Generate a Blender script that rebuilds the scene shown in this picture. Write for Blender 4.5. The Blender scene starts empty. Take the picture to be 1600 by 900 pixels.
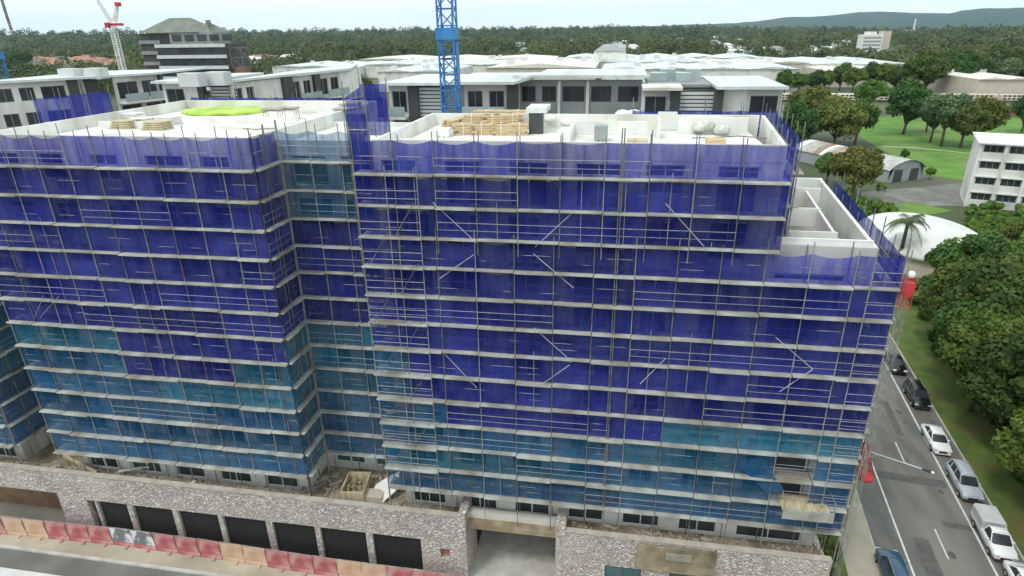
import bpy, math, random
import numpy as np
from mathutils import Matrix, Vector
random.seed(7); RNG = np.random.default_rng(7)
scene = bpy.context.scene
COL = scene.collection
R = math.radians

# ------------------------------------------------------------------ camera
F_PX, PITCH, ROLL, YAW, CAMZ = 970.0, R(22.5), R(.86), R(9.8), 40.0
def ray(x, y):
    u = x-800; v = y-450
    u2 = u*math.cos(ROLL)-v*math.sin(ROLL); v2 = u*math.sin(ROLL)+v*math.cos(ROLL)
    fw = F_PX*math.cos(PITCH)-v2*math.sin(PITCH); dn = F_PX*math.sin(PITCH)+v2*math.cos(PITCH)
    return Vector((-fw*math.sin(YAW)+u2*math.cos(YAW), fw*math.cos(YAW)+u2*math.sin(YAW), -dn))
def gz(x, y, z=0.0):            # survey: world point at height z seen along a sight line
    d = ray(x, y); t = (z-CAMZ)/d.z
    return Vector((d.x*t, d.y*t, z))
def gy(x, y, Y):                # survey: world point on the vertical plane at depth Y
    d = ray(x, y); t = Y/d.y
    return Vector((d.x*t, Y, CAMZ+d.z*t))
cam_d = bpy.data.cameras.new('camera'); cam = bpy.data.objects.new('camera', cam_d); COL.objects.link(cam)
scene.camera = cam
c0 = ray(800, 450).normalized(); cx = (ray(900, 450)-ray(800, 450)).normalized(); cy = -(ray(800, 550)-ray(800, 450)).normalized()
m = Matrix((cx, cy, -c0)).transposed().to_4x4(); m.translation = Vector((0, 0, CAMZ)); cam.matrix_world = m
cam_d.sensor_width = 36; cam_d.lens = 36*F_PX/1600; cam_d.clip_start = .5; cam_d.clip_end = 60000

# ------------------------------------------------------------------ world, sun, exposure
SUN_EL, SUN_AZ = R(58), R(215)     # azimuth clockwise from +Y: behind the camera to the left
w = bpy.data.worlds.new('World'); scene.world = w; w.use_nodes = True
nt = w.node_tree; N = nt.nodes; L = nt.links; N.clear()
out = N.new('ShaderNodeOutputWorld'); bg = N.new('ShaderNodeBackground')
sky = N.new('ShaderNodeTexSky'); sky.sky_type = 'NISHITA'; sky.sun_disc = False
sky.sun_elevation = SUN_EL; sky.sun_rotation = SUN_AZ; sky.dust_density = 3; sky.air_density = 1; sky.altitude = 50
tc = N.new('ShaderNodeTexCoord'); mp = N.new('ShaderNodeMapping'); mp.inputs['Scale'].default_value = (1, 1, 4)
cl = N.new('ShaderNodeTexNoise'); cl.inputs['Scale'].default_value = 2.2; cl.inputs['Detail'].default_value = 5
cr = N.new('ShaderNodeMapRange'); cr.inputs[1].default_value = .35; cr.inputs[2].default_value = .7; cr.inputs[3].default_value = .84; cr.inputs[4].default_value = 1.0
mix = N.new('ShaderNodeMix'); mix.data_type = 'RGBA'; mix.inputs['B'].default_value = (11.6, 12.9, 12.9, 1)
L.new(tc.outputs['Generated'], mp.inputs[0]); L.new(mp.outputs[0], cl.inputs[0]); L.new(cl.outputs[0], cr.inputs[0])
L.new(cr.outputs[0], mix.inputs[0]); L.new(sky.outputs[0], mix.inputs['A']); L.new(mix.outputs['Result'], bg.inputs[0])
bg.inputs[1].default_value = .108; L.new(bg.outputs[0], out.inputs[0])
sd = bpy.data.lights.new('sun', 'SUN'); sd.energy = 1.5; sd.angle = R(12); sd.color = (1, .97, .92)
sun = bpy.data.objects.new('sun', sd); COL.objects.link(sun)
sdir = Vector((math.sin(SUN_AZ)*math.cos(SUN_EL), math.cos(SUN_AZ)*math.cos(SUN_EL), math.sin(SUN_EL)))
sun.rotation_euler = sdir.to_track_quat('Z', 'Y').to_euler()
scene.view_settings.view_transform = 'Standard'; scene.view_settings.look = 'None'
scene.view_settings.exposure = -.02; scene.view_settings.gamma = 1
scene.render.engine = 'CYCLES'
scene.cycles.transparent_max_bounces = 12; scene.cycles.max_bounces = 6

# ------------------------------------------------------------------ helpers
class MB:
    def __init__(s): s.v = []; s.f = []; s.uv = None
    def add(s, vs, fs):
        n = len(s.v); s.v += [tuple(p) for p in vs]; s.f += [tuple(i+n for i in f) for f in fs]; return s
    def box(s, x0, x1, y0, y1, z0, z1, M=None):
        vs = [(x0,y0,z0),(x1,y0,z0),(x1,y1,z0),(x0,y1,z0),(x0,y0,z1),(x1,y0,z1),(x1,y1,z1),(x0,y1,z1)]
        if M is not None: vs = [M @ Vector(p) for p in vs]
        return s.add(vs, [(0,3,2,1),(4,5,6,7),(0,1,5,4),(1,2,6,5),(2,3,7,6),(3,0,4,7)])
    def tube(s, a, b, r, n=5, r2=None):
        a = Vector(a); b = Vector(b); d = (b-a)
        if d.length < 1e-6: return s
        d.normalize(); t = Vector((0,0,1)) if abs(d.z) < .9 else Vector((1,0,0))
        u = d.cross(t).normalized(); v = d.cross(u); r2 = r if r2 is None else r2
        vs = [a+(u*math.cos(2*math.pi*i/n)+v*math.sin(2*math.pi*i/n))*r for i in range(n)]
        vs += [b+(u*math.cos(2*math.pi*i/n)+v*math.sin(2*math.pi*i/n))*r2 for i in range(n)]
        return s.add(vs, [(i, (i+1)%n, n+(i+1)%n, n+i) for i in range(n)]+[tuple(range(n-1,-1,-1)), tuple(range(n, 2*n))])
    def path(s, pts, r, n=5):
        for a, b in zip(pts, pts[1:]): s.tube(a, b, r, n)
        return s
    def prism(s, pts, z0, z1):
        n = len(pts); a = sum(pts[i][0]*pts[(i+1)%n][1]-pts[(i+1)%n][0]*pts[i][1] for i in range(n))
        if a < 0: pts = pts[::-1]
        vs = [(p[0],p[1],z0) for p in pts]+[(p[0],p[1],z1) for p in pts]
        return s.add(vs, [tuple(range(n-1,-1,-1)), tuple(range(n, 2*n))]+[(i,(i+1)%n,n+(i+1)%n,n+i) for i in range(n)])
    def loft(s, rings, cap=True):
        n = len(rings[0]); vs = [p for r in rings for p in r]; fs = []
        for k in range(len(rings)-1):
            for i in range(n): fs.append((k*n+i, k*n+(i+1)%n, (k+1)*n+(i+1)%n, (k+1)*n+i))
        if cap: fs += [tuple(range(n-1,-1,-1)), tuple((len(rings)-1)*n+i for i in range(n))]
        return s.add(vs, fs)
    def sphere(s, c, r, n=8, k=5, sx=1, sy=1, sz=1):
        rings = []
        for j in range(k+1):
            t = math.pi*(j+.02*(j==0)-.02*(j==k))/k
            rings.append([(c[0]+r*sx*math.sin(t)*math.cos(2*math.pi*i/n), c[1]+r*sy*math.sin(t)*math.sin(2*math.pi*i/n), c[2]-r*sz*math.cos(t)) for i in range(n)])
        return s.loft(rings)
    def build(s, name, mat, parent=None, smooth=False):
        me = bpy.data.meshes.new(name)
        vs = s.v
        if parent is not None:                    # vertices are given in world metres unless the parent stands at the origin
            wl = parent['_w'] if '_w' in parent else None
            if wl is not None: vs = [(p[0]-wl[0], p[1]-wl[1], p[2]-wl[2]) for p in vs]
        me.from_pydata(vs, [], s.f); me.update()
        if smooth:
            for p in me.polygons: p.use_smooth = True
        if mat: me.materials.append(mat)
        o = bpy.data.objects.new(name, me); COL.objects.link(o)
        if parent is not None:
            o.parent = parent
            if '_w' in parent: o['_w'] = parent['_w']
        return o

def tag(o, label, cat, group=None, kind=None):
    if label: o['label'] = label
    if cat: o['category'] = cat
    if group: o['group'] = group
    if kind: o['kind'] = kind
    return o
def thing(name, label, cat, loc=(0,0,0), rz=0, group=None, world=True):
    """Empty at the base of a thing. world=True: parts are modelled in world metres."""
    o = bpy.data.objects.new(name, None); COL.objects.link(o); o.location = loc; o.rotation_euler = (0,0,rz)
    o.empty_display_size = .3
    if world: o['_w'] = [float(q) for q in loc]
    return tag(o, label, cat, group)
def single(mb, name, mat, label, cat, group=None, kind=None, smooth=False):
    """a thing that is one mesh: origin moved to its base centre"""
    a = np.array(mb.v); c = (a.min(0)+a.max(0))/2; c[2] = a[:,2].min()
    mb.v = [tuple(p) for p in (a-c)]
    o = mb.build(name, mat, None, smooth); o.location = tuple(c)
    return tag(o, label, cat, group, kind)
def struct(mb, name, mat, smooth=False):
    o = mb.build(name, mat, None, smooth); o['kind'] = 'structure'; return o
def kids(o): return [c for c in list(o.children)]
def copy_tree(o, parent=None):
    c = o.copy(); COL.objects.link(c); c.parent = parent
    for ch in kids(o): copy_tree(ch, c)
    return c
def Mrot(loc, rz, rx=0, ry=0): return Matrix.Translation(loc) @ Matrix.Rotation(rz,4,'Z') @ Matrix.Rotation(rx,4,'X') @ Matrix.Rotation(ry,4,'Y')

# ------------------------------------------------------------------ materials
def mat(name, c, rough=.8, c2=None, scale=1.0, detail=4, bump=0.0, metal=0.0, lo=.35, hi=.65, stretch=(1,1,1), c3=None, scale3=.2, spec=.5, rand=0):
    """two colours blended by noise, plus an optional third large-scale stain"""
    M = bpy.data.materials.new(name); M.use_nodes = True; nt = M.node_tree; b = nt.nodes['Principled BSDF']; Lk = nt.links.new
    b.inputs['Roughness'].default_value = rough; b.inputs['Metallic'].default_value = metal
    b.inputs['Specular IOR Level'].default_value = spec
    b.inputs['Base Color'].default_value = (*c, 1)
    if c2 is None and not rand: return M
    tcn = nt.nodes.new('ShaderNodeTexCoord'); mpn = nt.nodes.new('ShaderNodeMapping'); mpn.inputs['Scale'].default_value = stretch
    Lk(tcn.outputs['Object'], mpn.inputs[0])
    last = None
    if c2 is not None:
        n = nt.nodes.new('ShaderNodeTexNoise'); n.inputs['Scale'].default_value = scale; n.inputs['Detail'].default_value = detail
        Lk(mpn.outputs[0], n.inputs[0])
        rp = nt.nodes.new('ShaderNodeValToRGB'); rp.color_ramp.elements[0].position = lo; rp.color_ramp.elements[1].position = hi
        rp.color_ramp.elements[0].color = (*c, 1); rp.color_ramp.elements[1].color = (*c2, 1)
        Lk(n.outputs[0], rp.inputs[0]); last = rp.outputs[0]
        if bump:
            bp = nt.nodes.new('ShaderNodeBump'); bp.inputs['Strength'].default_value = bump; bp.inputs['Distance'].default_value = .05
            Lk(n.outputs[0], bp.inputs['Height']); Lk(bp.outputs[0], b.inputs['Normal'])
    if c3 is not None:
        n3 = nt.nodes.new('ShaderNodeTexNoise'); n3.inputs['Scale'].default_value = scale3; n3.inputs['Detail'].default_value = 6
        Lk(mpn.outputs[0], n3.inputs[0]); mr = nt.nodes.new('ShaderNodeMapRange'); mr.inputs[1].default_value = .48; mr.inputs[2].default_value = .68
        Lk(n3.outputs[0], mr.inputs[0]); mx = nt.nodes.new('ShaderNodeMix'); mx.data_type = 'RGBA'
        Lk(mr.outputs[0], mx.inputs[0]); Lk(last, mx.inputs['A']); mx.inputs['B'].default_value = (*c3, 1); last = mx.outputs['Result']
    if rand:
        oi = nt.nodes.new('ShaderNodeObjectInfo'); hs = nt.nodes.new('ShaderNodeHueSaturation')
        a = nt.nodes.new('ShaderNodeMapRange'); a.inputs[3].default_value = 1-rand; a.inputs[4].default_value = 1+rand
        h = nt.nodes.new('ShaderNodeMapRange'); h.inputs[3].default_value = .5-.05*rand*2; h.inputs[4].default_value = .5+.05*rand*2
        ml = nt.nodes.new('ShaderNodeMath'); ml.operation = 'FRACT'; m2 = nt.nodes.new('ShaderNodeMath'); m2.operation = 'MULTIPLY'; m2.inputs[1].default_value = 7.3
        Lk(oi.outputs['Random'], a.inputs[0]); Lk(oi.outputs['Random'], m2.inputs[0]); Lk(m2.outputs[0], ml.inputs[0]); Lk(ml.outputs[0], h.inputs[0])
        Lk(a.outputs[0], hs.inputs['Value']); Lk(h.outputs[0], hs.inputs['Hue'])
        if last: Lk(last, hs.inputs['Color'])
        else: hs.inputs['Color'].default_value = (*c, 1)
        last = hs.outputs[0]
    Lk(last, b.inputs['Base Color']); return M

def net_mat(name, c, c2, op_lo, op_hi):
    """woven debris netting: see-through cloth with faded and dusty patches"""
    M = bpy.data.materials.new(name); M.use_nodes = True; nt = M.node_tree; Nn = nt.nodes; Lk = nt.links.new; Nn.clear()
    o = Nn.new('ShaderNodeOutputMaterial'); tcn = Nn.new('ShaderNodeTexCoord')
    mpn = Nn.new('ShaderNodeMapping'); mpn.inputs['Scale'].default_value = (1, 1, .8); Lk(tcn.outputs['Object'], mpn.inputs[0])
    n = Nn.new('ShaderNodeTexNoise'); n.inputs['Scale'].default_value = .33; n.inputs['Detail'].default_value = 5; Lk(mpn.outputs[0], n.inputs[0])
    m2 = Nn.new('ShaderNodeMapping'); m2.inputs['Scale'].default_value = (2.2, 2.2, .35); Lk(tcn.outputs['Object'], m2.inputs[0])
    n2 = Nn.new('ShaderNodeTexNoise'); n2.inputs['Scale'].default_value = 1.1; n2.inputs['Detail'].default_value = 6; Lk(m2.outputs[0], n2.inputs[0])
    rp = Nn.new('ShaderNodeMapRange'); rp.inputs[1].default_value = .4; rp.inputs[2].default_value = .66; Lk(n.outputs[0], rp.inputs[0])
    mx = Nn.new('ShaderNodeMix'); mx.data_type = 'RGBA'; mx.inputs['A'].default_value = (*c,1); mx.inputs['B'].default_value = (*c2,1); Lk(rp.outputs[0], mx.inputs[0])
    oi = Nn.new('ShaderNodeObjectInfo'); hv = Nn.new('ShaderNodeMapRange'); hv.inputs[3].default_value = .70; hv.inputs[4].default_value = 1.35; Lk(oi.outputs['Random'], hv.inputs[0])
    hs = Nn.new('ShaderNodeHueSaturation'); Lk(hv.outputs[0], hs.inputs['Value']); Lk(mx.outputs['Result'], hs.inputs['Color'])
    du = Nn.new('ShaderNodeTexNoise'); du.inputs['Scale'].default_value = .9; du.inputs['Detail'].default_value = 8; du.inputs['Roughness'].default_value = .65; Lk(m2.outputs[0], du.inputs[0])
    dr = Nn.new('ShaderNodeMapRange'); dr.inputs[1].default_value = .5; dr.inputs[2].default_value = .75; dr.inputs[4].default_value = .3; Lk(du.outputs[0], dr.inputs[0])
    dm_ = Nn.new('ShaderNodeMix'); dm_.data_type = 'RGBA'; dm_.inputs['B'].default_value = (.13,.16,.32,1); Lk(dr.outputs[0], dm_.inputs[0]); Lk(hs.outputs[0], dm_.inputs['A'])
    bp = Nn.new('ShaderNodeBump'); bp.inputs['Strength'].default_value = .7; bp.inputs['Distance'].default_value = .12; Lk(n2.outputs[0], bp.inputs['Height'])
    d = Nn.new('ShaderNodeBsdfDiffuse'); t = Nn.new('ShaderNodeBsdfTranslucent'); Lk(bp.outputs[0], d.inputs['Normal']); g = Nn.new('ShaderNodeBsdfTransparent')
    g.inputs[0].default_value = (.84,.86,1,1)
    Lk(dm_.outputs['Result'], d.inputs[0]); Lk(dm_.outputs['Result'], t.inputs[0])
    m1 = Nn.new('ShaderNodeMixShader'); m1.inputs[0].default_value = .3; Lk(d.outputs[0], m1.inputs[1]); Lk(t.outputs[0], m1.inputs[2])
    op = Nn.new('ShaderNodeMapRange'); op.inputs[1].default_value = .35; op.inputs[2].default_value = .68; op.inputs[3].default_value = op_lo; op.inputs[4].default_value = op_hi
    Lk(n2.outputs[0], op.inputs[0])
    m3 = Nn.new('ShaderNodeMixShader'); Lk(op.outputs[0], m3.inputs[0]); Lk(g.outputs[0], m3.inputs[1]); Lk(m1.outputs[0], m3.inputs[2])
    Lk(m3.outputs[0], o.inputs[0]); return M

def stone_mat(name, scale=3.7):
    M = bpy.data.materials.new(name); M.use_nodes = True; nt = M.node_tree; b = nt.nodes['Principled BSDF']; Lk = nt.links.new
    b.inputs['Roughness'].default_value = .9
    tcn = nt.nodes.new('ShaderNodeTexCoord'); mpn = nt.nodes.new('ShaderNodeMapping'); mpn.inputs['Scale'].default_value = (1,1,1.9); Lk(tcn.outputs['Object'], mpn.inputs[0])
    nz = nt.nodes.new('ShaderNodeTexNoise'); nz.inputs['Scale'].default_value = 3; Lk(mpn.outputs[0], nz.inputs[0])
    ad = nt.nodes.new('ShaderNodeMix'); ad.data_type = 'RGBA'; ad.blend_type = 'LINEAR_LIGHT'; ad.inputs[0].default_value = .12
    Lk(mpn.outputs[0], ad.inputs['A']); Lk(nz.outputs['Color'], ad.inputs['B'])
    v = nt.nodes.new('ShaderNodeTexVoronoi'); v.inputs['Scale'].default_value = scale; Lk(ad.outputs['Result'], v.inputs['Vector'])
    e = nt.nodes.new('ShaderNodeTexVoronoi'); e.feature = 'DISTANCE_TO_EDGE'; e.inputs['Scale'].default_value = scale; Lk(ad.outputs['Result'], e.inputs['Vector'])
    sp = nt.nodes.new('ShaderNodeSeparateColor'); Lk(v.outputs['Color'], sp.inputs[0])
    rp = nt.nodes.new('ShaderNodeValToRGB'); rp.color_ramp.interpolation = 'CONSTANT'; cr_ = rp.color_ramp
    cols = [(.38,.31,.28),(.54,.46,.43),(.70,.66,.63),(.44,.37,.40),(.60,.52,.45),(.30,.24,.22),(.78,.75,.73),(.48,.42,.41)]
    cr_.elements[0].position = 0; cr_.elements[0].color = (*cols[0],1); cr_.elements[1].position = .14; cr_.elements[1].color = (*cols[1],1)
    for i, c_ in enumerate(cols[2:]):
        q = cr_.elements.new(.27+i*.12); q.color = (*c_,1)
    Lk(sp.outputs[0], rp.inputs[0])
    jr = nt.nodes.new('ShaderNodeMapRange'); jr.inputs[1].default_value = .0; jr.inputs[2].default_value = .09; Lk(e.outputs['Distance'], jr.inputs[0])
    mx = nt.nodes.new('ShaderNodeMix'); mx.data_type = 'RGBA'; mx.inputs['A'].default_value = (.30,.25,.22,1); Lk(jr.outputs[0], mx.inputs[0]); Lk(rp.outputs[0], mx.inputs['B'])
    n3 = nt.nodes.new('ShaderNodeTexNoise'); n3.inputs['Scale'].default_value = .25; n3.inputs['Detail'].default_value = 6; Lk(tcn.outputs['Object'], n3.inputs[0])
    r3 = nt.nodes.new('ShaderNodeMapRange'); r3.inputs[1].default_value = .45; r3.inputs[2].default_value = .7; r3.inputs[3].default_value = .28; r3.inputs[4].default_value = .72; Lk(n3.outputs[0], r3.inputs[0])
    m4 = nt.nodes.new('ShaderNodeMix'); m4.data_type = 'RGBA'; m4.inputs['B'].default_value = (.66,.58,.53,1); Lk(r3.outputs[0], m4.inputs[0]); Lk(mx.outputs['Result'], m4.inputs['A'])
    Lk(m4.outputs['Result'], b.inputs['Base Color'])
    bp = nt.nodes.new('ShaderNodeBump'); bp.inputs['Strength'].default_value = 1; bp.inputs['Distance'].default_value = .08; Lk(jr.outputs[0], bp.inputs['Height']); Lk(bp.outputs[0], b.inputs['Normal'])
    return M

def leaf_mat(name, c, c2, rand=.3, scale=.6):
    M = mat(name, c, .65, c2, scale, 4, spec=.25, rand=rand); nt = M.node_tree; Lk = nt.links.new
    b = nt.nodes['Principled BSDF']; o = nt.nodes['Material Output']
    t = nt.nodes.new('ShaderNodeBsdfTranslucent'); ms = nt.nodes.new('ShaderNodeMixShader'); ms.inputs[0].default_value = .28
    src = b.inputs['Base Color'].links[0].from_socket; Lk(src, t.inputs[0]); Lk(b.outputs[0], ms.inputs[1]); Lk(t.outputs[0], ms.inputs[2]); Lk(ms.outputs[0], o.inputs[0])
    return M

MT = {}
MT['purple'] = net_mat('purple_netting', (.023,.031,.240), (.055,.070,.335), .60, .92)
MT['thin'] = net_mat('thin_purple_netting', (.03,.036,.33), (.06,.075,.42), .44, .74)
MT['blue'] = net_mat('blue_netting', (.018,.11,.26), (.07,.19,.31), .48, .82)
MT['teal'] = net_mat('teal_netting', (.018,.16,.29), (.07,.25,.33), .46, .80)
MT['clear'] = net_mat('thin_teal_netting', (.02,.11,.24), (.08,.20,.28), .35, .70)
MT['deck'] = mat('scaffold_deck', (.30,.30,.275), .8, (.50,.51,.475), .7, 6, c3=(.25,.22,.17), scale3=.45)
MT['steel'] = mat('galvanised_tube', (.24,.25,.24), .5, (.40,.41,.39), 2.0, 3, metal=.3)
MT['darksteel'] = mat('weathered_tube', (.12,.12,.11), .6, (.24,.24,.22), 1.5, 3, metal=.2)
MT['rail'] = mat('dull_rail_tube', (.22,.22,.25), .5, (.34,.34,.37), 2, 3)
MT['bracem'] = mat('mid_brace_tube', (.36,.36,.38), .5, (.50,.50,.52), 1, 2)
MT['brace'] = mat('brace_tube', (.60,.60,.62), .4, (.72,.72,.72), 2, 2)
MT['render'] = mat('pale_render', (.52,.51,.49), .85, (.62,.61,.59), .5, 6, c3=(.42,.40,.37), scale3=.3)
MT['white'] = mat('white_paint', (.70,.70,.67), .75, (.82,.82,.79), .8, 7, c3=(.52,.50,.44), scale3=.4, stretch=(1,1,.4))
MT['roofw'] = mat('white_membrane', (.70,.70,.65), .75, (.80,.80,.75), .5, 8, c3=(.48,.46,.39), scale3=.25)
MT['concrete'] = mat('concrete', (.33,.31,.28), .9, (.46,.44,.40), .7, 8, c3=(.24,.21,.17), scale3=.3, bump=.2)
MT['dirt'] = mat('dusty_slab', (.22,.165,.105), .95, (.38,.31,.22), .8, 8, c3=(.13,.10,.06), scale3=.5, bump=.3)
MT['asphalt'] = mat('asphalt', (.115,.114,.105), .9, (.17,.167,.152), .8, 10, c3=(.21,.20,.175), scale3=.3, stretch=(1,.25,1))
MT['patch'] = mat('asphalt_patch', (.085,.085,.08), .9, (.12,.12,.112), 1.5, 8)
MT['asphalt2'] = mat('dusty_asphalt', (.13,.13,.12), .9, (.18,.175,.16), .3, 8, c3=(.22,.21,.185), scale3=.15)
MT['path'] = mat('concrete_path', (.40,.36,.28), .9, (.48,.43,.35), .5, 8, c3=(.33,.29,.22), scale3=.2)
MT['kerb'] = mat('kerb_concrete', (.42,.40,.36), .9, (.55,.53,.49), 1, 6)
MT['paint'] = mat('road_paint', (.70,.70,.68), .7, (.52,.52,.50), 1.6, 6)
MT['glass'] = mat('dark_glass', (.025,.03,.035), .12, (.05,.06,.07), .3, 2)
MT['glassg'] = mat('tinted_glass', (.04,.10,.12), .15, (.07,.14,.16), .3, 2)
MT['balu'] = mat('balustrade_glass', (.30,.38,.38), .2, (.38,.45,.45), .4, 2)
MT['black'] = mat('near_black', (.010,.010,.010), .9, (.018,.017,.016), 3, 3)  # garage darkness put into the colour of the podium panels; also car grilles
MT['charcoal'] = mat('charcoal_cladding', (.045,.052,.050), .6, (.065,.07,.068), .4, 4)
MT['grey'] = mat('grey_cladding', (.22,.24,.24), .6, (.28,.30,.30), .4, 4)
MT['louvre'] = mat('louvre_metal', (.55,.57,.57), .4, (.62,.64,.64), .5, 2)
MT['lime'] = mat('lime_panel', (.33,.50,.03), .5, (.42,.58,.05), 1, 3)
MT['limetarp'] = mat('lime_tarp', (.30,.48,.05), .5, (.50,.68,.12), .7, 5, bump=.5)
MT['metalroof'] = mat('metal_roof', (.52,.57,.58), .4, (.72,.76,.76), .6, 6, stretch=(2,.12,1), c3=(.46,.47,.46), scale3=.1)
MT['cream'] = mat('cream_roof', (.66,.63,.53), .6, (.76,.73,.64), .1, 5)
MT['stone'] = stone_mat('stone_cladding')
MT['grass'] = mat('park_lawn', (.065,.17,.018), .95, (.12,.25,.03), .12, 10, c3=(.16,.22,.06), scale3=.06)
MT['verge'] = mat('verge_grass', (.06,.11,.02), .95, (.12,.17,.03), .5, 8, c3=(.14,.12,.04), scale3=.2)
MT['scrub'] = mat('suburb_ground', (.035,.055,.02), .95, (.07,.085,.04), .02, 8, c3=(.16,.15,.11), scale3=.012)
MT['site'] = mat('site_ground', (.16,.15,.13), .95, (.24,.22,.18), .3, 8)
MT['hill'] = mat('hill_forest', (.016,.036,.026), .95, (.034,.058,.035), .004, 8)
MT['cblue'] = mat('blue_crane_paint', (.02,.15,.42), .4, (.04,.22,.52), .8, 4)
MT['cwhite'] = mat('white_crane_paint', (.72,.72,.70), .5, (.80,.80,.78), .8, 3)
MT['red'] = mat('red_paint', (.42,.02,.03), .5, (.55,.05,.05), 1, 4)
MT['pred'] = mat('red_hoarding', (.38,.085,.10), .6, (.50,.20,.20), 1.1, 5, c3=(.50,.30,.27), scale3=1.2)
MT['porange'] = mat('orange_hoarding', (.52,.31,.20), .6, (.60,.42,.31), 1.1, 5)
MT['pwhite'] = mat('grey_white_hoarding', (.16,.17,.18), .6, (.66,.66,.66), .9, 6, lo=.46, hi=.54)
MT['timber'] = mat('raw_timber', (.46,.33,.17), .85, (.66,.52,.33), 2.0, 5, stretch=(1,6,6))
MT['ply'] = mat('weathered_plywood', (.42,.34,.20), .85, (.60,.52,.36), 1.2, 6, stretch=(5,1,1))
MT['bark'] = mat('bark', (.10,.075,.05), .95, (.17,.13,.09), 2, 5)
MT['sheet'] = mat('white_sheet', (.72,.72,.70), .6, (.82,.82,.80), 2, 3)
MT['rust'] = mat('rusty_iron', (.30,.24,.20), .8, (.50,.48,.42), .25, 5, c3=(.30,.15,.09), scale3=.15)
MT['greyiron'] = mat('grey_iron_wall', (.26,.29,.30), .7, (.34,.37,.38), .4, 4)
MT['tyre'] = mat('tyre', (.02,.02,.02), .9); MT['rim'] = mat('wheel_rim', (.45,.45,.46), .35, metal=.6)
MT['lampg'] = mat('headlamp', (.75,.77,.8), .15); MT['tail'] = mat('tail_lamp', (.35,.01,.01), .3)
MT['brick'] = mat('red_brick', (.28,.11,.08), .9, (.36,.17,.12), 2, 5)
MT['tileroof'] = mat('terracotta_tiles', (.34,.15,.10), .9, (.46,.24,.16), .5, 5)
MT['roofgreen'] = mat('grey_green_roof', (.13,.15,.12), .8, (.20,.22,.18), .4, 5)
MT['beige'] = mat('beige_wall', (.50,.44,.36), .85, (.58,.52,.44), .3, 5)
MT['white2'] = mat('bleached_wall', (.66,.66,.62), .8, (.74,.74,.70), .3, 6, c3=(.50,.50,.46), scale3=.2)
MT['leafA'] = leaf_mat('leaf_mid_green', (.075,.14,.025), (.17,.25,.05), .30)
MT['leafB'] = leaf_mat('leaf_dark_green', (.045,.09,.022), (.10,.17,.04), .25)
MT['leafC'] = leaf_mat('leaf_olive', (.10,.14,.03), (.20,.23,.06), .30)
MT['leafD'] = leaf_mat('leaf_grey_green', (.08,.13,.055), (.16,.22,.10), .25)
MT['wood'] = leaf_mat('far_canopy', (.045,.075,.025), (.15,.17,.06), .0, .010)
def paint(name, c): return mat(name, c, .25, spec=.6)

def openings_wall(mb, P, u, n, W, z0, z1, th, holes):
    """solid wall from P along unit u, facing n, thickness th inwards, pierced by holes (u0,u1,v0,v1)"""
    us = sorted({0., W, *[h[0] for h in holes], *[h[1] for h in holes]}); us = [a for a in us if 0 <= a <= W]
    for a, b in zip(us, us[1:]):
        if b-a < 1e-4: continue
        c = (a+b)/2; hs = sorted([(h[2], h[3]) for h in holes if h[0] <= c <= h[1]])
        z = z0
        segs = []
        for lo, hi in hs:
            if lo > z: segs.append((z, lo))
            z = max(z, hi)
        if z < z1: segs.append((z, z1))
        for s0, s1 in segs:
            q = [P+u*a, P+u*b, P+u*b-n*th, P+u*a-n*th]
            mb.add([(*p[:2], s0) for p in q]+[(*p[:2], s1) for p in q], [(0,3,2,1),(4,5,6,7),(0,1,5,4),(1,2,6,5),(2,3,7,6),(3,0,4,7)])
    return mb
def window(root, P, u, n, h, glass, frame, rec=.12, fw=.07, mull=1, name='window'):
    """frame inside a hole with its pane as a sub-part"""
    u0, u1, v0, v1 = h; fb = MB()
    def bar(a, b, c, d, off=.0, t=.08):
        q = [P+u*a-n*(rec+off), P+u*b-n*(rec+off), P+u*b-n*(rec+off+t), P+u*a-n*(rec+off+t)]
        return [(*p[:2], c) for p in q]+[(*p[:2], d) for p in q]
    FC = [(0,3,2,1),(4,5,6,7),(0,1,5,4),(1,2,6,5),(2,3,7,6),(3,0,4,7)]
    fb.add(bar(u0, u1, v0, v0+fw), FC); fb.add(bar(u0, u1, v1-fw, v1), FC)
    fb.add(bar(u0, u0+fw, v0+fw, v1-fw), FC); fb.add(bar(u1-fw, u1, v0+fw, v1-fw), FC)
    for k in range(mull):
        c = u0+(u1-u0)*(k+1)/(mull+1); fb.add(bar(c-fw/2, c+fw/2, v0+fw, v1-fw), FC)
    f = fb.build(name, frame, root)
    MB().add(bar(u0+.01, u1-.01, v0+.01, v1-.01, .03, .02), FC).build('pane', glass, f)
    return f
V2 = lambda x, y: Vector((x, y, 0))

# ------------------------------------------------------------------ the setting
g = MB(); g.add([(-22000,-3000,-.05),(22000,-3000,-.05),(22000,24000,-.05),(-22000,24000,-.05)], [(0,1,2,3)])
struct(g, 'ground', MT['scrub'])
g = MB(); g.add([(-75,34.2,-.02),(19.5,34.2,-.02),(28,110,-.02),(-75,110,-.02)], [(0,1,2,3)]); struct(g, 'site_ground', MT['site'])
# front street, footpath and kerb
g = MB(); g.add([(-160,8,0),(60,8,0),(60,32.5,0),(-160,32.5,0)], [(0,1,2,3)]); struct(g, 'front_road', MT['asphalt2'])
struct(MB().box(-160,18,32.5,32.75,-.02,.15), 'front_kerb', MT['kerb'])
struct(MB().box(-160,18,32.75,35.05,-.02,.12), 'front_footpath', MT['path'])
struct(MB().box(-160,-38,27.6,30.6,-.02,.16), 'median_island', mat('pale_concrete', (.62,.61,.60), .8, (.70,.69,.68), .6, 5))
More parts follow.
